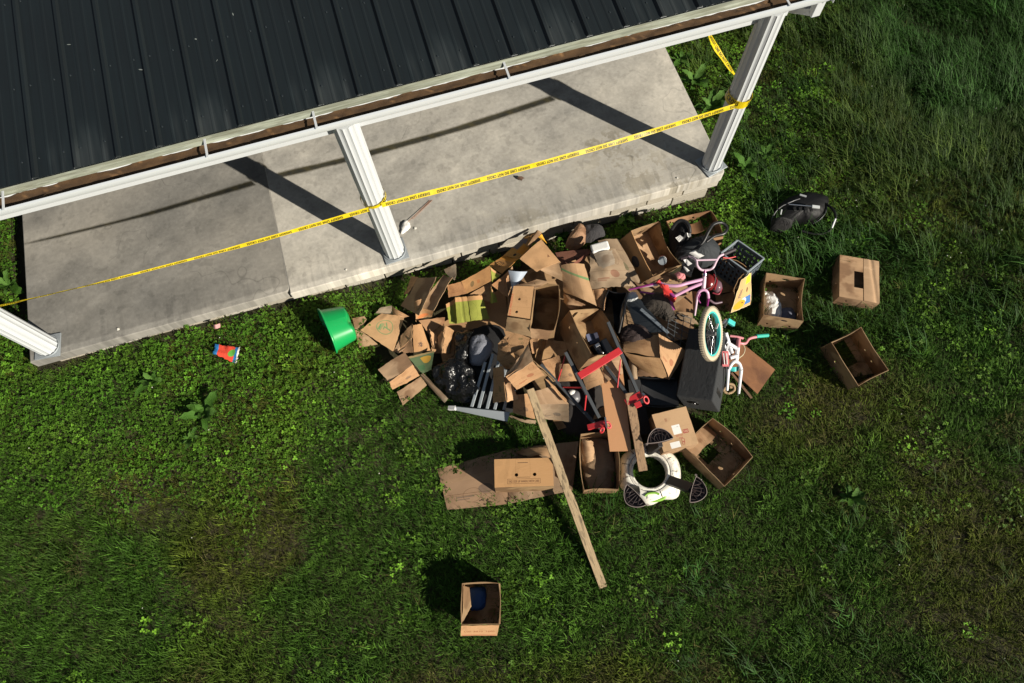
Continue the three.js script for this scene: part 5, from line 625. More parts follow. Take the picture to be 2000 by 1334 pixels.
// ---------- speaker, crate, tub, cloth ----------
{
  const [p, q, [L, H, D]] = [[1.8485,0.0286,-1.9095],[0.008,-0.1649,0.194,0.967],[0.3302,0.4095,0.6656]], s = thing('speaker_cabinet', 'black carpet-covered speaker cabinet leaning under the white bicycle wheel', 'speaker', p); s.quaternion.set(...q);
  const carpet = plain(0.028, 0.03, 0.032, 0.95, { bumpMap: grit, bumpScale: 0.008 });
  part('cabinet', new RoundedBoxGeometry(L, H, D, 3, 0.014).translate(0, H / 2, 0), carpet, s);
  const dish = part('terminal_cup', new THREE.CylinderGeometry(0.038, 0.038, 0.008, 24).rotateX(Math.PI / 2).translate(-0.02, H * 0.62, D / 2 + 0.003), plain(0.006, 0.006, 0.006, 0.4), s);
  part('terminal_ring', new THREE.TorusGeometry(0.038, 0.004, 6, 24).translate(-0.02, H * 0.62, D / 2 + 0.006), blackPlastic, dish); part('terminal', new THREE.SphereGeometry(0.008, 8, 6).translate(-0.02, H * 0.62, D / 2 + 0.012), chrome, dish);
  part('side_trim', new RoundedBoxGeometry(0.004, H * 0.5, 0.05, 1, 0.001).translate(L / 2 + 0.001, H * 0.5, D * 0.3), blackPlastic, s);
  const fc = [[2.2897,0.0198,-2.9622],[-0.1481,-0.4293,0.0054,0.8909],[0.3212,0.2773,0.278]], hs = (w) => { const a = []; for (let i = 0; i < 6; i++) for (let j = 0; j < 4; j++) if (!(j === 3 && (i === 2 || i === 3))) a.push([-w / 2 + w * (i + 0.75) / 6.5, 0.05 + j * 0.055, 0.013, 0.019]); a.push([0, 0.232, 0.05, 0.014]); return a; };
  carton('milk_crate', 'blue grey plastic milk crate beside the pink handlebar', fc, { category: 'crate', mat: plain(0.085, 0.105, 0.12, 0.5, { bumpMap: grit, bumpScale: 0.001 }), front: { holes: hs(fc[2][0]), bulge: 0 }, back: { holes: hs(fc[2][0]), bulge: 0 }, left: { holes: hs(fc[2][2] - 0.01), bulge: 0 }, right: { holes: hs(fc[2][2] - 0.01), bulge: 0 }, floorHoles: [-0.1, -0.05, 0, 0.05, 0.1].flatMap((a) => [-0.08, -0.03, 0.03, 0.08].map((b) => [a, b, 0.018])) });
  { const c = scene.getObjectByName('milk_crate'), w = fc[2]; for (const [a, b] of [[[-1, -1], [1, -1]], [[1, -1], [1, 1]], [[1, 1], [-1, 1]], [[-1, 1], [-1, -1]]]) part('rim', bar([a[0] * w[0] / 2, w[1], a[1] * w[2] / 2], [b[0] * w[0] / 2, w[1], b[1] * w[2] / 2], 0.016, 0.012), plain(0.27, 0.31, 0.34, 0.5), c); }
  // green tub on its side
  const a = V([-1.736,0.385,-2.541]), b = V([-1.543,0.346,-2.624]), ax = b.clone().sub(a).normalize(), y = new THREE.Vector3(0, 1, 0).addScaledVector(ax, -ax.y).normalize(), x = new THREE.Vector3().crossVectors(ax, y);
  const prof = [[0.0, 0.215], [0.10, 0.215], [0.148, 0.205], [0.16, 0.19], [0.192, 0.02], [0.21, 0.012], [0.212, 0.0], [0.204, 0.0], [0.186, 0.016], [0.152, 0.19], [0.10, 0.207], [0, 0.207]].map(([r, h]) => new THREE.Vector2(r * 1.12, h * 1.12));
  const g = new THREE.LatheGeometry(prof, 56), gp = g.attributes.position; for (let i = 0; i < gp.count; i++) { const px = gp.getX(i), pz = gp.getZ(i), an = Math.atan2(pz, px), notch = gp.getY(i) > 0.1 ? 0.035 * Math.exp(-(((an - 1.25) / 0.35) ** 2)) : 0; gp.setXYZ(i, px * 1.0, gp.getY(i) - notch, pz * 0.82); } g.computeVertexNormals();
  g.applyMatrix4(new THREE.Matrix4().makeBasis(x, ax, y).setPosition(a));
  const green = plain(0.008, 0.30, 0.075, 0.28), tub = single('green_tub', 'bright green plastic tub lying on its side left of the heap', 'tub', g, green);
  const cloth = print(256, 256, '#d4432c', (q) => { q.fillStyle = '#2a7fc0'; q.fillRect(0, 0, 44, 256); q.fillStyle = '#1d6aa5'; q.fillRect(212, 0, 30, 256); q.fillStyle = '#d8d2c8'; q.fillRect(242, 0, 14, 256); q.fillStyle = '#5aa33c'; q.beginPath(); q.ellipse(186, 120, 34, 70, 0.3, 0, 7); q.fill(); q.fillStyle = 'rgba(130,30,20,0.4)'; for (let i = 0; i < 9; i++) q.fillRect(60 + i * 12, rnd() * 160, 3, 90); });
  single('child_garment', 'small red cloth with blue ends and a green patch on the grass', 'garment', sheet([[-2.8,0.372,-2.505], [-2.549,0.36,-2.447], [-2.601,0.352,-2.311], [-2.806,0.362,-2.406]], { unit: true, warp: 0.06, ragged: 0.012, thick: 0.004, n: 16 }), cloth);
  single('paper_scrap', 'tiny pink scrap against the slab edge above the red cloth', 'litter', sheet([[-2.815,0.413,-2.683], [-2.749,0.41,-2.694], [-2.75,0.39,-2.66], [-2.817,0.393,-2.654]], { warp: 0.02, thick: 0.002 }), plain(0.5, 0.25, 0.24, 0.7));
}

// ---------- white play seat turned upside down ----------
{
  const c = [1.148,0.1,-1.036], root = thing('upturned_play_seat', 'upside-down white baby activity seat with three brown feet in the air', 'baby seat', c);
  root.rotation.set(-0.06, 0.1, 0.05);
  const grime = dataTex(512, 256, (a, b) => { const d = sm((fbm(a * 22, b * 9, 4) - 0.5) * 5), e = sm((fbm(a * 60 + 5, b * 30, 3) - 0.62) * 8); const k = 0.98 - 0.08 * d - 0.2 * e; return [k, k * 0.985, k * 0.95]; });
  const wp = new THREE.MeshPhysicalMaterial({ color: lin(0.86, 0.85, 0.81), map: grime, roughness: 0.35, bumpMap: grit, bumpScale: 0.0015 });
  const g = new THREE.LatheGeometry([[0.142, -0.06], [0.14, 0.03], [0.146, 0.045], [0.16, 0.05], [0.175, 0.035], [0.185, 0.05], [0.21, 0.042], [0.235, 0.02], [0.252, -0.03], [0.258, -0.06], [0.25, -0.062], [0.16, -0.062], [0.142, -0.06]].map(([r, y]) => new THREE.Vector2(r, y)), 72), p = g.attributes.position;
  for (let i = 0; i < p.count; i++) { const x = p.getX(i), z = p.getZ(i), r = Math.hypot(x, z), a = Math.atan2(z, x); if (r > 0.2) { const k = 1 + (0.10 * Math.exp(-(((a - 0.25) / 0.35) ** 2)) + 0.13 * Math.exp(-(((a - 0.95) / 0.28) ** 2)) + 0.06 * Math.exp(-(((a + 0.7) / 0.4) ** 2)) - 0.05 * Math.sin(a * 6)) * (r - 0.2) / 0.05; p.setX(i, x * k); p.setZ(i, z * k); } } g.computeVertexNormals();
  const ring = part('ring', g, wp, root); ring.scale.set(1.06, 1, 1.06);
  const seamM = plain(0.10, 0.09, 0.08, 0.8);
  for (let i = 0; i < 11; i++) { const a = i * 0.571 + 0.2; part('seam', tube([[0.148, 0.047], [0.175, 0.037], [0.19, 0.0505], [0.215, 0.041], [0.236, 0.022]].map(([r, y]) => [r * Math.cos(a), y, r * Math.sin(a)]), 0.0028, 12, 5), seamM, ring); }
  part('seam', new THREE.TorusGeometry(0.1755, 0.003, 6, 60).rotateX(Math.PI / 2).translate(0, 0.036, 0), seamM, ring);
  const local = (q) => V(q).sub(V(c)).toArray();
  const brown = plain(0.04, 0.026, 0.026, 0.5), edgeM = plain(0.34, 0.28, 0.25, 0.6), ribM = plain(0.06, 0.042, 0.04, 0.5), limeM = plain(0.22, 0.44, 0.05, 0.45);
  const D = (R, k) => { const s = new THREE.Shape(); s.moveTo(-0.115 * k, 0); s.quadraticCurveTo(0, -0.022, 0.115 * k, 0); s.bezierCurveTo(0.105 * k, 0.055 * k, 0.05 * k, 0.112 * k, 0, 0.115 * k); s.bezierCurveTo(-0.05 * k, 0.112 * k, -0.105 * k, 0.055 * k, -0.115 * k, 0); return s; };
  const outer = D(0, 1), inner = D(0, 0.93); const wallS = outer.clone(); wallS.holes.push(new THREE.Path(inner.getPoints(16).map((v) => new THREE.Vector2(v.x, v.y + 0.002))));
  const foot = [[[1.263,0.42,-1.221], 0.02, [[1.186,0.14,-1.222], [1.261,0.38,-1.221]]], [[0.946,0.42,-0.803], 2.12, [[0.978,0.13,-0.915], [0.941,0.38,-0.818]]], [[1.424,0.42,-0.758], -2.08, [[1.297,0.13,-0.923], [1.427,0.38,-0.772]]]];
  for (const [q, a, leg] of foot) {
    const l = part('leg', bar(local(leg[0]), local(leg[1]), 0.085, 0.045), plain(0.018, 0.016, 0.017, 0.5), root);
    const put = (geo) => geo.rotateX(-Math.PI / 2).rotateY(a).translate(...local(q));
    const f = part('foot', put(new THREE.ExtrudeGeometry(outer, { depth: 0.004, bevelEnabled: false }).translate(0, 0, -0.036)), brown, root);
    part('foot_rim', put(new THREE.ExtrudeGeometry(wallS, { depth: 0.036, bevelEnabled: false }).translate(0, 0, -0.032)), brown, f);
    part('foot_edge', put(new THREE.TubeGeometry(new THREE.CatmullRomCurve3(outer.getSpacedPoints(40).map((v) => new THREE.Vector3(v.x, v.y, 0.005)), true), 80, 0.0022, 6, true)), edgeM, f);
    for (const t of [-0.07, -0.035, 0, 0.035, 0.07]) part('rib', put(bar([t * 0.5, 0.0, -0.014], [t, 0.105 - Math.abs(t) * 0.75, -0.014], 0.003, 0.03, [0, 0, 1])), ribM, f);
    part('rib', put(tube([[-0.05, 0, -0.006], [-0.04, 0.05, -0.006], [0, 0.068, -0.006], [0.04, 0.05, -0.006], [0.05, 0, -0.006]], 0.003, 24, 5)), ribM, f);
    part('rib', put(tube([[-0.085, 0.005, -0.006], [-0.065, 0.07, -0.006], [0, 0.092, -0.006], [0.065, 0.07, -0.006], [0.085, 0.005, -0.006]], 0.003, 24, 5)), ribM, f);
  }
  part('handle', tube([[1.036,0.1,-0.833], [1.06,0.09,-0.797], [1.144,0.09,-0.777], [1.215,0.09,-0.785], [1.245,0.1,-0.817]].map(local), 0.014, 24), limeM, root);
  part('handle', tube([[1.051,0.145,-0.826], [1.085,0.15,-0.841], [1.143,0.15,-0.836], [1.178,0.145,-0.816]].map(local), 0.010, 24), limeM, root);
}

// ---------- car seat shell and infant carrier ----------
{
  const seatP = new THREE.MeshPhysicalMaterial({ color: lin(0.006, 0.006, 0.0065), roughness: 0.55, specularIntensity: 0.45, bumpMap: grit, bumpScale: 0.001 });
  const parts = [['shell', heap([[2.767,0.03,-3.445], [2.781,0.06,-3.56], [2.852,0.09,-3.67], [2.987,0.1,-3.744], [3.183,0.1,-3.782], [3.328,0.1,-3.738], [3.398,0.09,-3.701], [3.357,0.08,-3.575], [3.273,0.06,-3.473], [3.144,0.04,-3.436], [3.036,0.03,-3.457], [2.908,0.03,-3.408], [2.806,0.02,-3.411]], 0.16, { fold: 0.015, soft: true, n: 40, rings: 14, round: 0.45 }), seatP],
    ['rim', tube([[2.737,0.1,-3.407], [2.737,0.2,-3.487], [2.814,0.25,-3.563], [2.942,0.27,-3.611], [3.025,0.26,-3.64]], 0.007), plain(0.05, 0.05, 0.055, 0.35)], ['rim', tube([[3.324,0.18,-3.602], [3.297,0.17,-3.514], [3.232,0.15,-3.448], [3.163,0.12,-3.418]], 0.005), plain(0.05, 0.05, 0.055, 0.35)],
    ['hood', heap([[2.735,0.1,-3.396], [2.73,0.2,-3.452], [2.795,0.24,-3.452], [2.917,0.22,-3.411], [2.909,0.16,-3.376], [2.845,0.1,-3.368]], 0.08, { fold: 0.01, soft: true, n: 26, rings: 8 }), plain(0.014, 0.013, 0.013, 0.8)],
    ['locking_rod', rod([2.885,0.3,-3.562], [3.118,0.3,-3.517], 0.006), chrome], ['buckle', bar([3.105,0.305,-3.515], [3.181,0.3,-3.5], 0.03, 0.018), plain(0.5, 0.52, 0.52, 0.3)], ['buckle', bar([3.045,0.24,-3.699], [3.107,0.24,-3.67], 0.02, 0.012), plain(0.3, 0.31, 0.32, 0.4)], ['clip', bar([2.82,0.26,-3.533], [2.802,0.25,-3.481], 0.012, 0.01), plain(0.5, 0.52, 0.52, 0.25)],
    ['handle', tube([[3.319,0.18,-3.603], [3.356,0.2,-3.527], [3.371,0.2,-3.454], [3.36,0.18,-3.395], [3.321,0.15,-3.333], [3.263,0.12,-3.302], [3.152,0.11,-3.305], [3.037,0.11,-3.351]], 0.013), seatP], ['label_strip', rod([3.358,0.205,-3.41], [3.319,0.165,-3.33], 0.009), plain(0.6, 0.62, 0.63, 0.4)]];
  for (let i = 0; i < 4; i++) { const t = i / 4, a = [2.952,0.25,-3.527], b = [3.168,0.24,-3.502]; parts.push(['slot', new RoundedBoxGeometry(0.03, 0.012, 0.045, 2, 0.004).translate(a[0] + (b[0] - a[0]) * t, a[1] + 0.005, a[2] + (b[2] - a[2]) * t), plain(0.003, 0.003, 0.003, 0.6)]); }
  built('car_seat_shell', 'black child car seat shell with a loop handle alone on the grass', 'car seat', parts);
  built('infant_carrier', 'black infant carrier with white labels beside the open carton at the slab', 'infant carrier', [
    ['seat_back', heap([[1.649,0.22,-3.254], [1.663,0.26,-3.394], [1.74,0.3,-3.47], [1.831,0.3,-3.461], [1.866,0.3,-3.365], [1.828,0.28,-3.229], [1.741,0.24,-3.144], [1.678,0.22,-3.171]], 0.16, { fold: 0.02, soft: true, n: 36, rings: 10 }), blackFabric],
    ['hood_rim', tube([[1.653,0.38,-3.338], [1.699,0.44,-3.38], [1.755,0.46,-3.38], [1.801,0.46,-3.325], [1.811,0.43,-3.256]], 0.018), blackPlastic],
    ['seat_body', heap([[1.696,0.24,-3.182], [1.832,0.28,-3.252], [2.021,0.28,-3.281], [2.11,0.26,-3.181], [2.13,0.22,-3.063], [1.958,0.2,-2.986], [1.793,0.2,-3.034], [1.703,0.2,-3.111]], 0.16, { fold: 0.05, freq: 5, n: 36, rings: 12, angle: 0.6 }), plain(0.022, 0.026, 0.03, 0.8, { bumpMap: grit, bumpScale: 0.003 })],
    ['handle', tube([[1.806,0.4,-3.065], [1.902,0.46,-3.124], [1.968,0.5,-3.219], [2.03,0.5,-3.293], [2.119,0.48,-3.313], [2.165,0.46,-3.264], [2.124,0.46,-3.206], [2.031,0.46,-3.186], [1.949,0.44,-3.142]], 0.016), blackPlastic],
    ['label', sheet([[1.649,0.47,-3.197], [1.698,0.47,-3.221], [1.73,0.46,-3.19], [1.679,0.46,-3.15]], { thick: 0.002, ragged: 0, unit: true }), print(128, 128, '#dcdad6', (q) => { q.fillStyle = '#333'; for (let i = 0; i < 6; i++) q.fillRect(14, 18 + i * 16, 90 - (i % 3) * 20, 7); })],
    ['label', sheet([[1.771,0.47,-3.243], [1.809,0.47,-3.234], [1.806,0.46,-3.2], [1.776,0.46,-3.203]], { thick: 0.002, ragged: 0 }), paper]]);
  single('white_booklet', 'open white booklet lying on the carrier behind the pink handlebar', 'booklet', sheet([[1.758,0.46,-3.026], [1.812,0.47,-3.044], [1.898,0.46,-2.986], [1.837,0.45,-2.959]], { thick: 0.006, bow: 0.02 }), paper);
  built('media_case', 'stack of black cases with white labels left of the pink handlebar', 'case', [['case', bar([1.701,0.4,-2.963], [1.799,0.4,-2.9], 0.09, 0.03), blackPlastic], ['case', bar([1.681,0.36,-2.913], [1.782,0.36,-2.866], 0.10, 0.03), blackPlastic], ['label', sheet([[1.689,0.43,-2.993], [1.72,0.43,-3.001], [1.777,0.43,-2.925], [1.735,0.43,-2.906]], { thick: 0.002, ragged: 0 }), paper], ['label', sheet([[1.692,0.4,-2.909], [1.712,0.4,-2.913], [1.749,0.4,-2.866], [1.722,0.4,-2.852]], { thick: 0.002, ragged: 0 }), paper]]);
}

// ---------- carton with the bright printed flap ----------
{
  const chips = print(512, 1024, '#caa36c', (q) => {
    q.fillStyle = '#ecd52c'; q.fillRect(240, 40, 230, 230);
    q.save(); q.translate(150, 640); q.rotate(-Math.PI / 2 + 0.08); q.fillStyle = '#2c3345'; q.font = 'bold 120px sans-serif'; q.fillText('ritos', 0, 0); q.restore();
    q.fillStyle = '#3e6ea8'; q.fillRect(230, 690, 250, 250); q.fillStyle = '#dfe6ea'; q.beginPath(); q.ellipse(260, 790, 80, 90, 0, 0, 7); q.fill(); q.fillStyle = '#e09a1c'; q.beginPath(); q.ellipse(170, 860, 150, 130, -0.4, 0, 7); q.fill(); q.fillStyle = '#2b1c0c'; q.beginPath(); q.ellipse(230, 830, 26, 20, 0, 0, 7); q.fill(); q.fillStyle = '#23180c'; q.beginPath(); q.ellipse(330, 470, 22, 80, 0, 0, 7); q.fill(); q.strokeStyle = '#d8c8a0'; q.lineWidth = 14; q.strokeRect(4, 4, 504, 1016);
  });
  piece('printed_snack_carton', 'open carton with a yellow, orange and blue printed flap below the milk crate', 'cardboard box', [
    [B, [[2.148,0.05,-3.103], [2.431,0.06,-2.957], [2.268,0.04,-2.776], [2.069,0.04,-2.754]], { name: 'floor' }], [B, [[2.069,0.04,-2.754], [2.268,0.04,-2.776], [2.187,0.04,-2.56], [2.043,0.04,-2.605]], { name: 'floor' }],
    [B, [[2.12,0.3,-3.011], [2.349,0.3,-2.869], [2.405,0.05,-2.919], [2.154,0.05,-3.079]], { name: 'wall' }], [K, [[2.348,0.3,-2.863], [2.176,0.28,-2.684], [2.242,0.05,-2.762], [2.4,0.05,-2.942]], { name: 'wall' }], [K, [[2.177,0.28,-2.69], [2.105,0.26,-2.457], [2.173,0.04,-2.539], [2.242,0.05,-2.762]], { name: 'wall' }],
    [chips, [[2.251,0.3,-2.772], [2.388,0.24,-2.878], [2.353,0.16,-2.571], [2.102,0.27,-2.453]], { name: 'printed_flap', unit: true, n: 14, bow: 0.012, warp: 0.006 }]]);
}

// ---------- small things between the bicycles ----------
single('red_cloth', 'red cloth hanging over the frame of the pink bicycle', 'cloth', sheet([[1.397,0.6,-2.676], [1.469,0.58,-2.659], [1.573,0.46,-2.569], [1.514,0.38,-2.493]], { warp: 0.05, ragged: 0.012, thick: 0.004, n: 14 }), plain(0.52, 0.025, 0.02, 0.75));
single('pink_plush', 'pink plush scrap behind the top tube of the pink bicycle', 'soft toy', heap([[1.59,0.36,-2.839], [1.631,0.38,-2.869], [1.695,0.38,-2.842], [1.704,0.36,-2.807], [1.621,0.36,-2.782]], 0.05, { fold: 0.03, n: 18, rings: 8, soft: true }), plain(0.62, 0.22, 0.23, 0.85));
piece('flattened_cardboard', 'tan sheet seen through the frame of the pink bicycle', 'cardboard', [[T, [[1.535,0.26,-2.554], [1.768,0.3,-2.699], [1.76,0.26,-2.481], [1.584,0.24,-2.526]], {}], [O, [[1.768,0.3,-2.699], [1.803,0.34,-2.667], [1.768,0.26,-2.47], [1.752,0.25,-2.475]], {}], [W, [[1.576,0.24,-2.537], [1.741,0.24,-2.459], [1.813,0.18,-2.392], [1.643,0.18,-2.449]], { ragged: 0.014 }]]);
piece('flattened_cardboard', 'tan flap between the can carton and the pink bicycle', 'cardboard', [[T, [[1.371,0.34,-2.802], [1.523,0.36,-2.856], [1.6,0.34,-2.815], [1.394,0.34,-2.756]], {}], [K, [[1.52,0.38,-2.857], [1.577,0.4,-2.864], [1.685,0.38,-2.777], [1.638,0.36,-2.769]], {}]]);
{
  const helm = (p, s, m, tilt) => { const g = new THREE.SphereGeometry(1, 28, 14, 0, 6.2832, 0, 1.75); const q = g.attributes.position; for (let i = 0; i < q.count; i++) { const a = Math.atan2(q.getZ(i), q.getX(i)), k = 1 - 0.06 * Math.max(0, Math.cos(a * 6)) * Math.sin(Math.acos(Math.min(1, Math.abs(q.getY(i))))); q.setXYZ(i, q.getX(i) * s[0] * k, q.getY(i) * s[1], q.getZ(i) * s[2] * k); } g.computeVertexNormals(); return g.rotateZ(tilt).translate(...p); };
  built('toy_helmet', 'dark red child helmet right of the pink bicycle head tube', 'helmet', [['shell', helm([1.921,0.36,-2.75], [0.062, 0.07, 0.085], plain(0.14, 0.012, 0.012, 0.25), 0.2), plain(0.14, 0.012, 0.012, 0.25)], ['visor', tube([[1.983,0.36,-2.827], [1.998,0.37,-2.755], [1.965,0.36,-2.666]], 0.007), plain(0.3, 0.02, 0.03, 0.3)]]);
  built('clear_toy_dome', 'mauve clear toy dome beside the dark red helmet', 'toy', [['dome', helm([2.012,0.28,-2.737], [0.055, 0.06, 0.065], null, -0.2), plain(0.16, 0.09, 0.11, 0.15)], ['base', tube([[1.978,0.24,-2.687], [2.035,0.24,-2.671], [2.076,0.24,-2.733]], 0.008), plain(0.25, 0.03, 0.05, 0.4)]]);
  built('grey_ball_cap', 'grey and white ball half hidden under the stand', 'ball', [['ball', helm([0.532,0.16,-1.773], [0.075, 0.07, 0.075], null, 0.1), plain(0.11, 0.11, 0.12, 0.4)], ['patch', helm([0.519,0.185,-1.802], [0.045, 0.052, 0.04], null, 0.3), paper]]);
}

// ---------- pink bicycle ----------
{
  const pink = new THREE.MeshPhysicalMaterial({ color: lin(0.62, 0.33, 0.50), roughness: 0.3, clearcoat: 1, clearcoatRoughness: 0.08 }), purple = plain(0.24, 0.03, 0.16, 0.3), pale = new THREE.MeshPhysicalMaterial({ color: lin(0.66, 0.48, 0.57), roughness: 0.3, clearcoat: 1, clearcoatRoughness: 0.08 }), grip = plain(0.03, 0.02, 0.025, 0.6);
  built('pink_bicycle', 'pink child bicycle without front wheel lying across the heap', 'bicycle', [
    ['handlebar', tube([[1.701,0.6,-2.92], [1.736,0.62,-2.896], [1.758,0.64,-2.852], [1.759,0.64,-2.799], [1.795,0.62,-2.763], [1.861,0.62,-2.758], [1.901,0.64,-2.77], [1.94,0.64,-2.83], [1.979,0.63,-2.88], [2.037,0.6,-2.917]], 0.0115), pale, [['crossbar', rod([1.763,0.642,-2.855], [1.945,0.645,-2.843], 0.009), pale]]],
    ['grip', rod([2.031,0.6,-2.912], [2.156,0.58,-2.966], 0.017), grip], ['grip', rod([1.706,0.6,-2.919], [1.637,0.58,-2.914], 0.017), grip], ['brake_lever', tube([[2.021,0.6,-2.881], [2.083,0.58,-2.881], [2.151,0.57,-2.896]], 0.006), redPaint],
    ['stem', rod([1.828,0.62,-2.76], [1.821,0.58,-2.696], 0.014), purple, [['headset', rod([1.826,0.6,-2.734], [1.823,0.59,-2.718], 0.024), chrome]]],
    ['head_tube', rod([1.821,0.59,-2.707], [1.806,0.54,-2.607], 0.02), pale],
    ['top_tube', tube([[1.817,0.575,-2.689], [1.673,0.58,-2.662], [1.566,0.58,-2.64], [1.468,0.56,-2.663], [1.406,0.54,-2.704]], 0.0165), pink], ['down_tube', tube([[1.815,0.56,-2.659], [1.675,0.54,-2.618], [1.542,0.5,-2.574]], 0.0165), pink],
    ['seat_tube', rod([1.398,0.56,-2.701], [1.541,0.5,-2.564], 0.015), purple, [['clamp', rod([1.388,0.57,-2.707], [1.406,0.56,-2.689], 0.022), redPaint]]],
    ['rear_stay', rod([1.394,0.54,-2.684], [1.257,0.48,-2.703], 0.010), pale], ['rear_stay', rod([1.395,0.55,-2.7], [1.133,0.46,-2.691], 0.010), purple], ['chain_stay', rod([1.546,0.48,-2.573], [1.239,0.44,-2.67], 0.010), purple],
    ['fork_crown', tube([[1.748,0.5,-2.546], [1.763,0.54,-2.579], [1.804,0.555,-2.589], [1.837,0.54,-2.567], [1.849,0.5,-2.527]], 0.014), pink], ['fork_leg', rod([1.749,0.5,-2.551], [1.728,0.38,-2.412], 0.0125, 10, 0.009), pale], ['fork_leg', rod([1.85,0.5,-2.532], [1.862,0.36,-2.493], 0.0125, 10, 0.009), purple],
    ['brake_arm', tube([[1.766,0.55,-2.553], [1.742,0.54,-2.508], [1.76,0.52,-2.474]], 0.006), purple],
    ['pedal_crank', tube([[1.905,0.34,-2.573], [1.954,0.32,-2.545], [2.026,0.31,-2.554]], 0.012), plain(0.12, 0.07, 0.09, 0.4)], ['chain_guard', sheet([[1.448,0.42,-2.555], [1.523,0.44,-2.561], [1.556,0.4,-2.481], [1.469,0.38,-2.455]], { thick: 0.004 }), purple],
    ['brake_cable', tube([[1.899,0.63,-2.776], [1.922,0.6,-2.704], [1.9,0.56,-2.631], [1.817,0.56,-2.586]], 0.003, 24, 5), blackPaint]]);
}
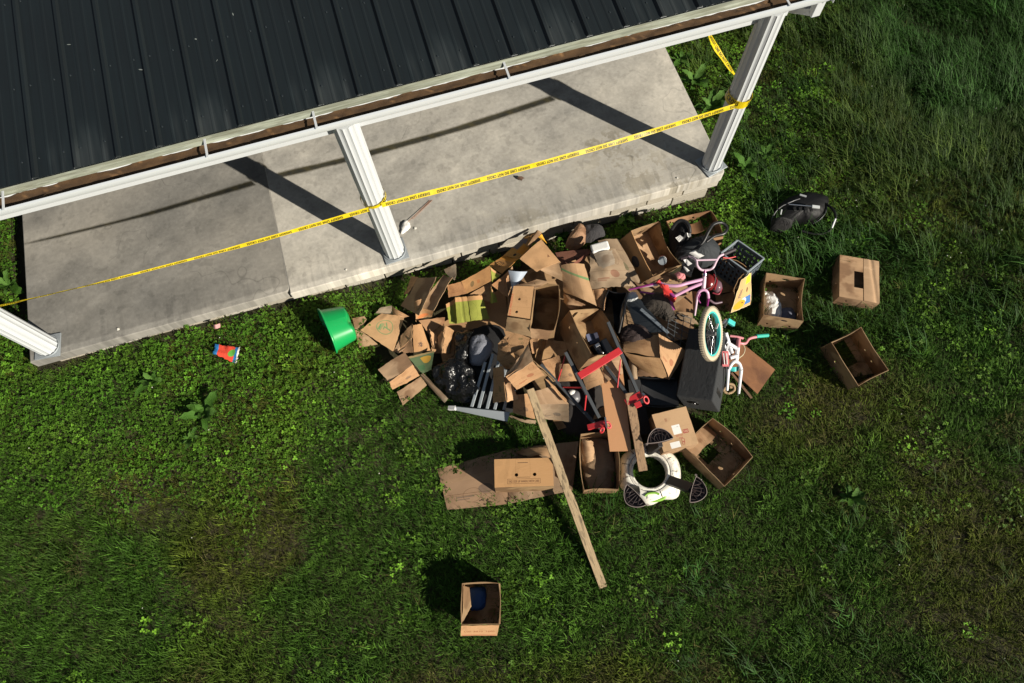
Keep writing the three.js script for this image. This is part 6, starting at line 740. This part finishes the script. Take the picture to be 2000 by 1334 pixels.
// ---------- white and turquoise bicycle ----------
{
  const wt = plain(0.74, 0.74, 0.76, 0.25), teal = plain(0.05, 0.48, 0.45, 0.4), tyre = plain(0.50, 0.43, 0.31, 0.85, { bumpMap: grit, bumpScale: 0.003 }), rose = plain(0.62, 0.25, 0.27, 0.35), tealGrip = plain(0.03, 0.40, 0.30, 0.6);
  const right = new THREE.Vector3(0.997, -0.027, 0.073).normalize(), C = V([1.757,0.68,-2.108]), view = new THREE.Vector3(0, 6.5, 0).sub(C).normalize();
  right.addScaledVector(view, -right.dot(view)).normalize();
  const n = right.clone().multiplyScalar(Math.cos(0.36)).addScaledVector(view, Math.sin(0.36)).normalize(), e1 = new THREE.Vector3(0, 0, -1).addScaledVector(n, n.z).normalize(), e2 = new THREE.Vector3().crossVectors(n, e1), M = new THREE.Matrix4().makeBasis(e1, e2, n).scale(new THREE.Vector3(0.955, 0.955, 0.955)).setPosition(C);
  const w = (g) => g.applyMatrix4(M);
  const knobs = []; for (let i = 0; i < 64; i++) for (const s of [-1, 1]) { const a = (i + (s > 0 ? 0.5 : 0)) / 64 * 6.2832; knobs.push(new THREE.BoxGeometry(0.006, 0.012, 0.02).translate(0.253, 0, s * 0.011).rotateZ(a)); }
  const spokes = []; for (let i = 0; i < 28; i++) { const a = i / 28 * 6.2832, b = a + (i % 4 < 2 ? 0.5 : -0.5); spokes.push(rod([0.022 * Math.cos(b), 0.022 * Math.sin(b), i % 2 ? 0.025 : -0.025], [0.206 * Math.cos(a), 0.206 * Math.sin(a), 0], 0.0016, 5)); }
  built('white_bicycle', 'white child bicycle with turquoise rim and one wheel leaning on the speaker', 'bicycle', [
    ['wheel', w(new THREE.TorusGeometry(0.228, 0.0265, 14, 64)), tyre, [['tread', w(merge(knobs)), tyre], ['rim', w(smooth(new THREE.LatheGeometry([[0.192, -0.016], [0.206, -0.018], [0.212, -0.014], [0.204, 0], [0.212, 0.014], [0.206, 0.018], [0.192, 0.016], [0.192, -0.016]].map(([r, y]) => new THREE.Vector2(r, y)), 64).rotateX(Math.PI / 2), 0.4)), teal], ['spokes', w(merge(spokes)), chrome], ['hub', w(rod([0, 0, -0.045], [0, 0, 0.045], 0.018)), plain(0.12, 0.12, 0.12, 0.4)], ['reflector', w(bar([0.07, -0.08, 0.01], [0.13, -0.12, 0.01], 0.022, 0.008)), paper]]],
    ['coaster_bracket', bar([1.882,0.42,-2.223], [1.978,0.42,-2.175], 0.03, 0.02), wt], ['chain_stay', rod([1.895,0.42,-2.217], [2.007,0.32,-1.982], 0.012), wt], ['seat_stay', rod([1.899,0.42,-2.156], [1.987,0.4,-2.197], 0.010), wt],
    ['seat_tube', rod([1.973,0.42,-2.2], [2.019,0.34,-2.024], 0.0165), wt], ['top_tube', rod([1.968,0.4,-2.117], [2.071,0.36,-2.053], 0.0175), wt], ['down_tube', rod([1.992,0.34,-1.981], [2.071,0.34,-2], 0.0175), wt], ['head_tube', rod([2.071,0.37,-2.069], [2.057,0.3,-1.965], 0.02), wt],
    ['fork_crown', tube([[1.983,0.28,-1.897], [2.008,0.3,-1.934], [2.042,0.31,-1.952], [2.078,0.3,-1.928], [2.093,0.28,-1.878]], 0.017), wt], ['fork_leg', rod([1.978,0.28,-1.898], [1.971,0.14,-1.732], 0.0165, 12, 0.013), wt], ['fork_leg', rod([2.093,0.28,-1.878], [2.08,0.12,-1.699], 0.0165, 12, 0.013), wt],
    ['mudguard', sheet([[1.99,0.27,-1.92], [2.085,0.27,-1.917], [2.082,0.24,-1.882], [2.002,0.24,-1.889]], { thick: 0.004, bow: 0.02, ragged: 0 }), teal], ['axle_tip', rod([2.081,0.12,-1.704], [2.073,0.1,-1.681], 0.005), chrome],
    ['handlebar', tube([[2.044,0.3,-2.21], [2.109,0.3,-2.194], [2.166,0.29,-2.178]], 0.012), rose], ['handlebar', tube([[2.103,0.3,-2.138], [2.147,0.29,-2.128], [2.188,0.27,-2.137], [2.226,0.25,-2.178], [2.265,0.23,-2.198], [2.317,0.21,-2.211]], 0.013), rose, [['stem', rod([2.118,0.3,-2.168], [2.079,0.34,-2.07], 0.02), rose]]],
    ['grip', rod([2.318,0.21,-2.217], [2.454,0.15,-2.239], 0.018), tealGrip], ['brake_cable', tube([[2.158,0.28,-2.121], [2.164,0.28,-2.074], [2.137,0.29,-2.022], [2.084,0.3,-1.983]], 0.004, 20, 6), plain(0.62, 0.55, 0.36, 0.5)],
    ['saddle', heap([[2.041,0.26,-2.184], [2.081,0.27,-2.208], [2.113,0.27,-2.175], [2.101,0.26,-2.118], [2.059,0.25,-2.114]], 0.05, { fold: 0.005, soft: true, n: 18, rings: 6 }), plain(0.05, 0.03, 0.035, 0.5)],
    ['crank', bar([1.957,0.44,-2.245], [1.989,0.46,-2.295], 0.02, 0.015), blackPaint], ['pedal', bar([1.996,0.46,-2.305], [2.062,0.42,-2.275], 0.045, 0.03), teal, [['bracket', rod([1.951,0.45,-2.282], [1.982,0.48,-2.313], 0.012), chrome]]],
    ['crank', bar([1.991,0.4,-2.115], [1.937,0.42,-2.003], 0.018, 0.014), wt], ['pedal', bar([1.928,0.43,-2.02], [1.916,0.4,-1.883], 0.062, 0.022), plain(0.60, 0.16, 0.17, 0.5), [['grip_ridge', rod([1.905,0.45,-1.995], [1.904,0.42,-1.897], 0.005), paper], ['grip_ridge', rod([1.932,0.45,-1.992], [1.927,0.42,-1.895], 0.005), paper]]]]);
  single('coiled_rope', 'frayed tan rope coil on the grass under the white bicycle fork', 'rope', tube([[1.968,0.04,-1.793], [2.003,0.07,-1.811], [2.062,0.06,-1.799], [2.069,0.04,-1.754], [2.015,0.04,-1.728], [1.968,0.05,-1.749], [1.988,0.07,-1.782], [2.046,0.07,-1.777]], 0.014, 60, 7), plain(0.33, 0.23, 0.13, 0.95));
}

// ---------- litter on the porch floor ----------
{
  single('cloth_scrap', 'white cloth scrap tied to a thin rusty rod beside the middle column', 'cloth', heap([[-1.005,0.452,-3.476], [-0.999,0.452,-3.556], [-0.972,0.452,-3.623], [-0.931,0.452,-3.63], [-0.908,0.452,-3.559], [-0.949,0.452,-3.505]], 0.03, { fold: 0.05, freq: 14, n: 18, rings: 8 }), paper);
  single('rusty_rod', 'thin rusty bent rod on the porch floor by the middle column', 'rod', merge([rod([-0.934,0.47,-3.597], [-0.706,0.456,-3.836], 0.0022, 6), rod([-0.884,0.462,-3.632], [-0.685,0.456,-3.835], 0.0022, 6)]), plain(0.30, 0.13, 0.07, 0.8));
  single('dry_leaf', 'curled brown dry leaf on the right porch slab', 'leaf', sheet([[0.174,0.462,-4.01], [0.222,0.475,-4.021], [0.256,0.465,-4.001], [0.218,0.46,-3.977]], { warp: 0.02, thick: 0.002, n: 6 }), plain(0.10, 0.055, 0.035, 0.85));
  [[[-3.692,0.45,-2.7], 0.013, 'white pebble on the dark left porch slab'], [[-0.863,0.45,-3.533], 0.013, 'pale pebble right of the white cloth scrap'], [[1.778,0.45,-3.872], 0.010, 'pale pebble near the right end of the porch front edge'], [[-1.541,0.45,-3.137], 0.009, 'small pebble on the porch edge left of the middle column']].forEach(([p, r, label]) => { const g = new THREE.IcosahedronGeometry(r, 1), q = g.attributes.position; for (let i = 0; i < q.count; i++) { const k = 0.8 + 0.4 * hash(Math.round(q.getX(i) * 9e4), Math.round(q.getZ(i) * 9e4)); q.setXYZ(i, q.getX(i) * k, q.getY(i) * 0.6 * k, q.getZ(i) * k); } g.computeVertexNormals(); const m = part('pebble', g, plain(0.6, 0.58, 0.52, 0.9)); m.position.set(p[0], 0.455, p[2]); tag(m, label, 'pebble', 'pebbles on the porch floor'); });
}

scene.traverse((o) => { if (o.isMesh) for (const m of [].concat(o.material)) m.side = THREE.DoubleSide; });
renderer.render(scene, camera);
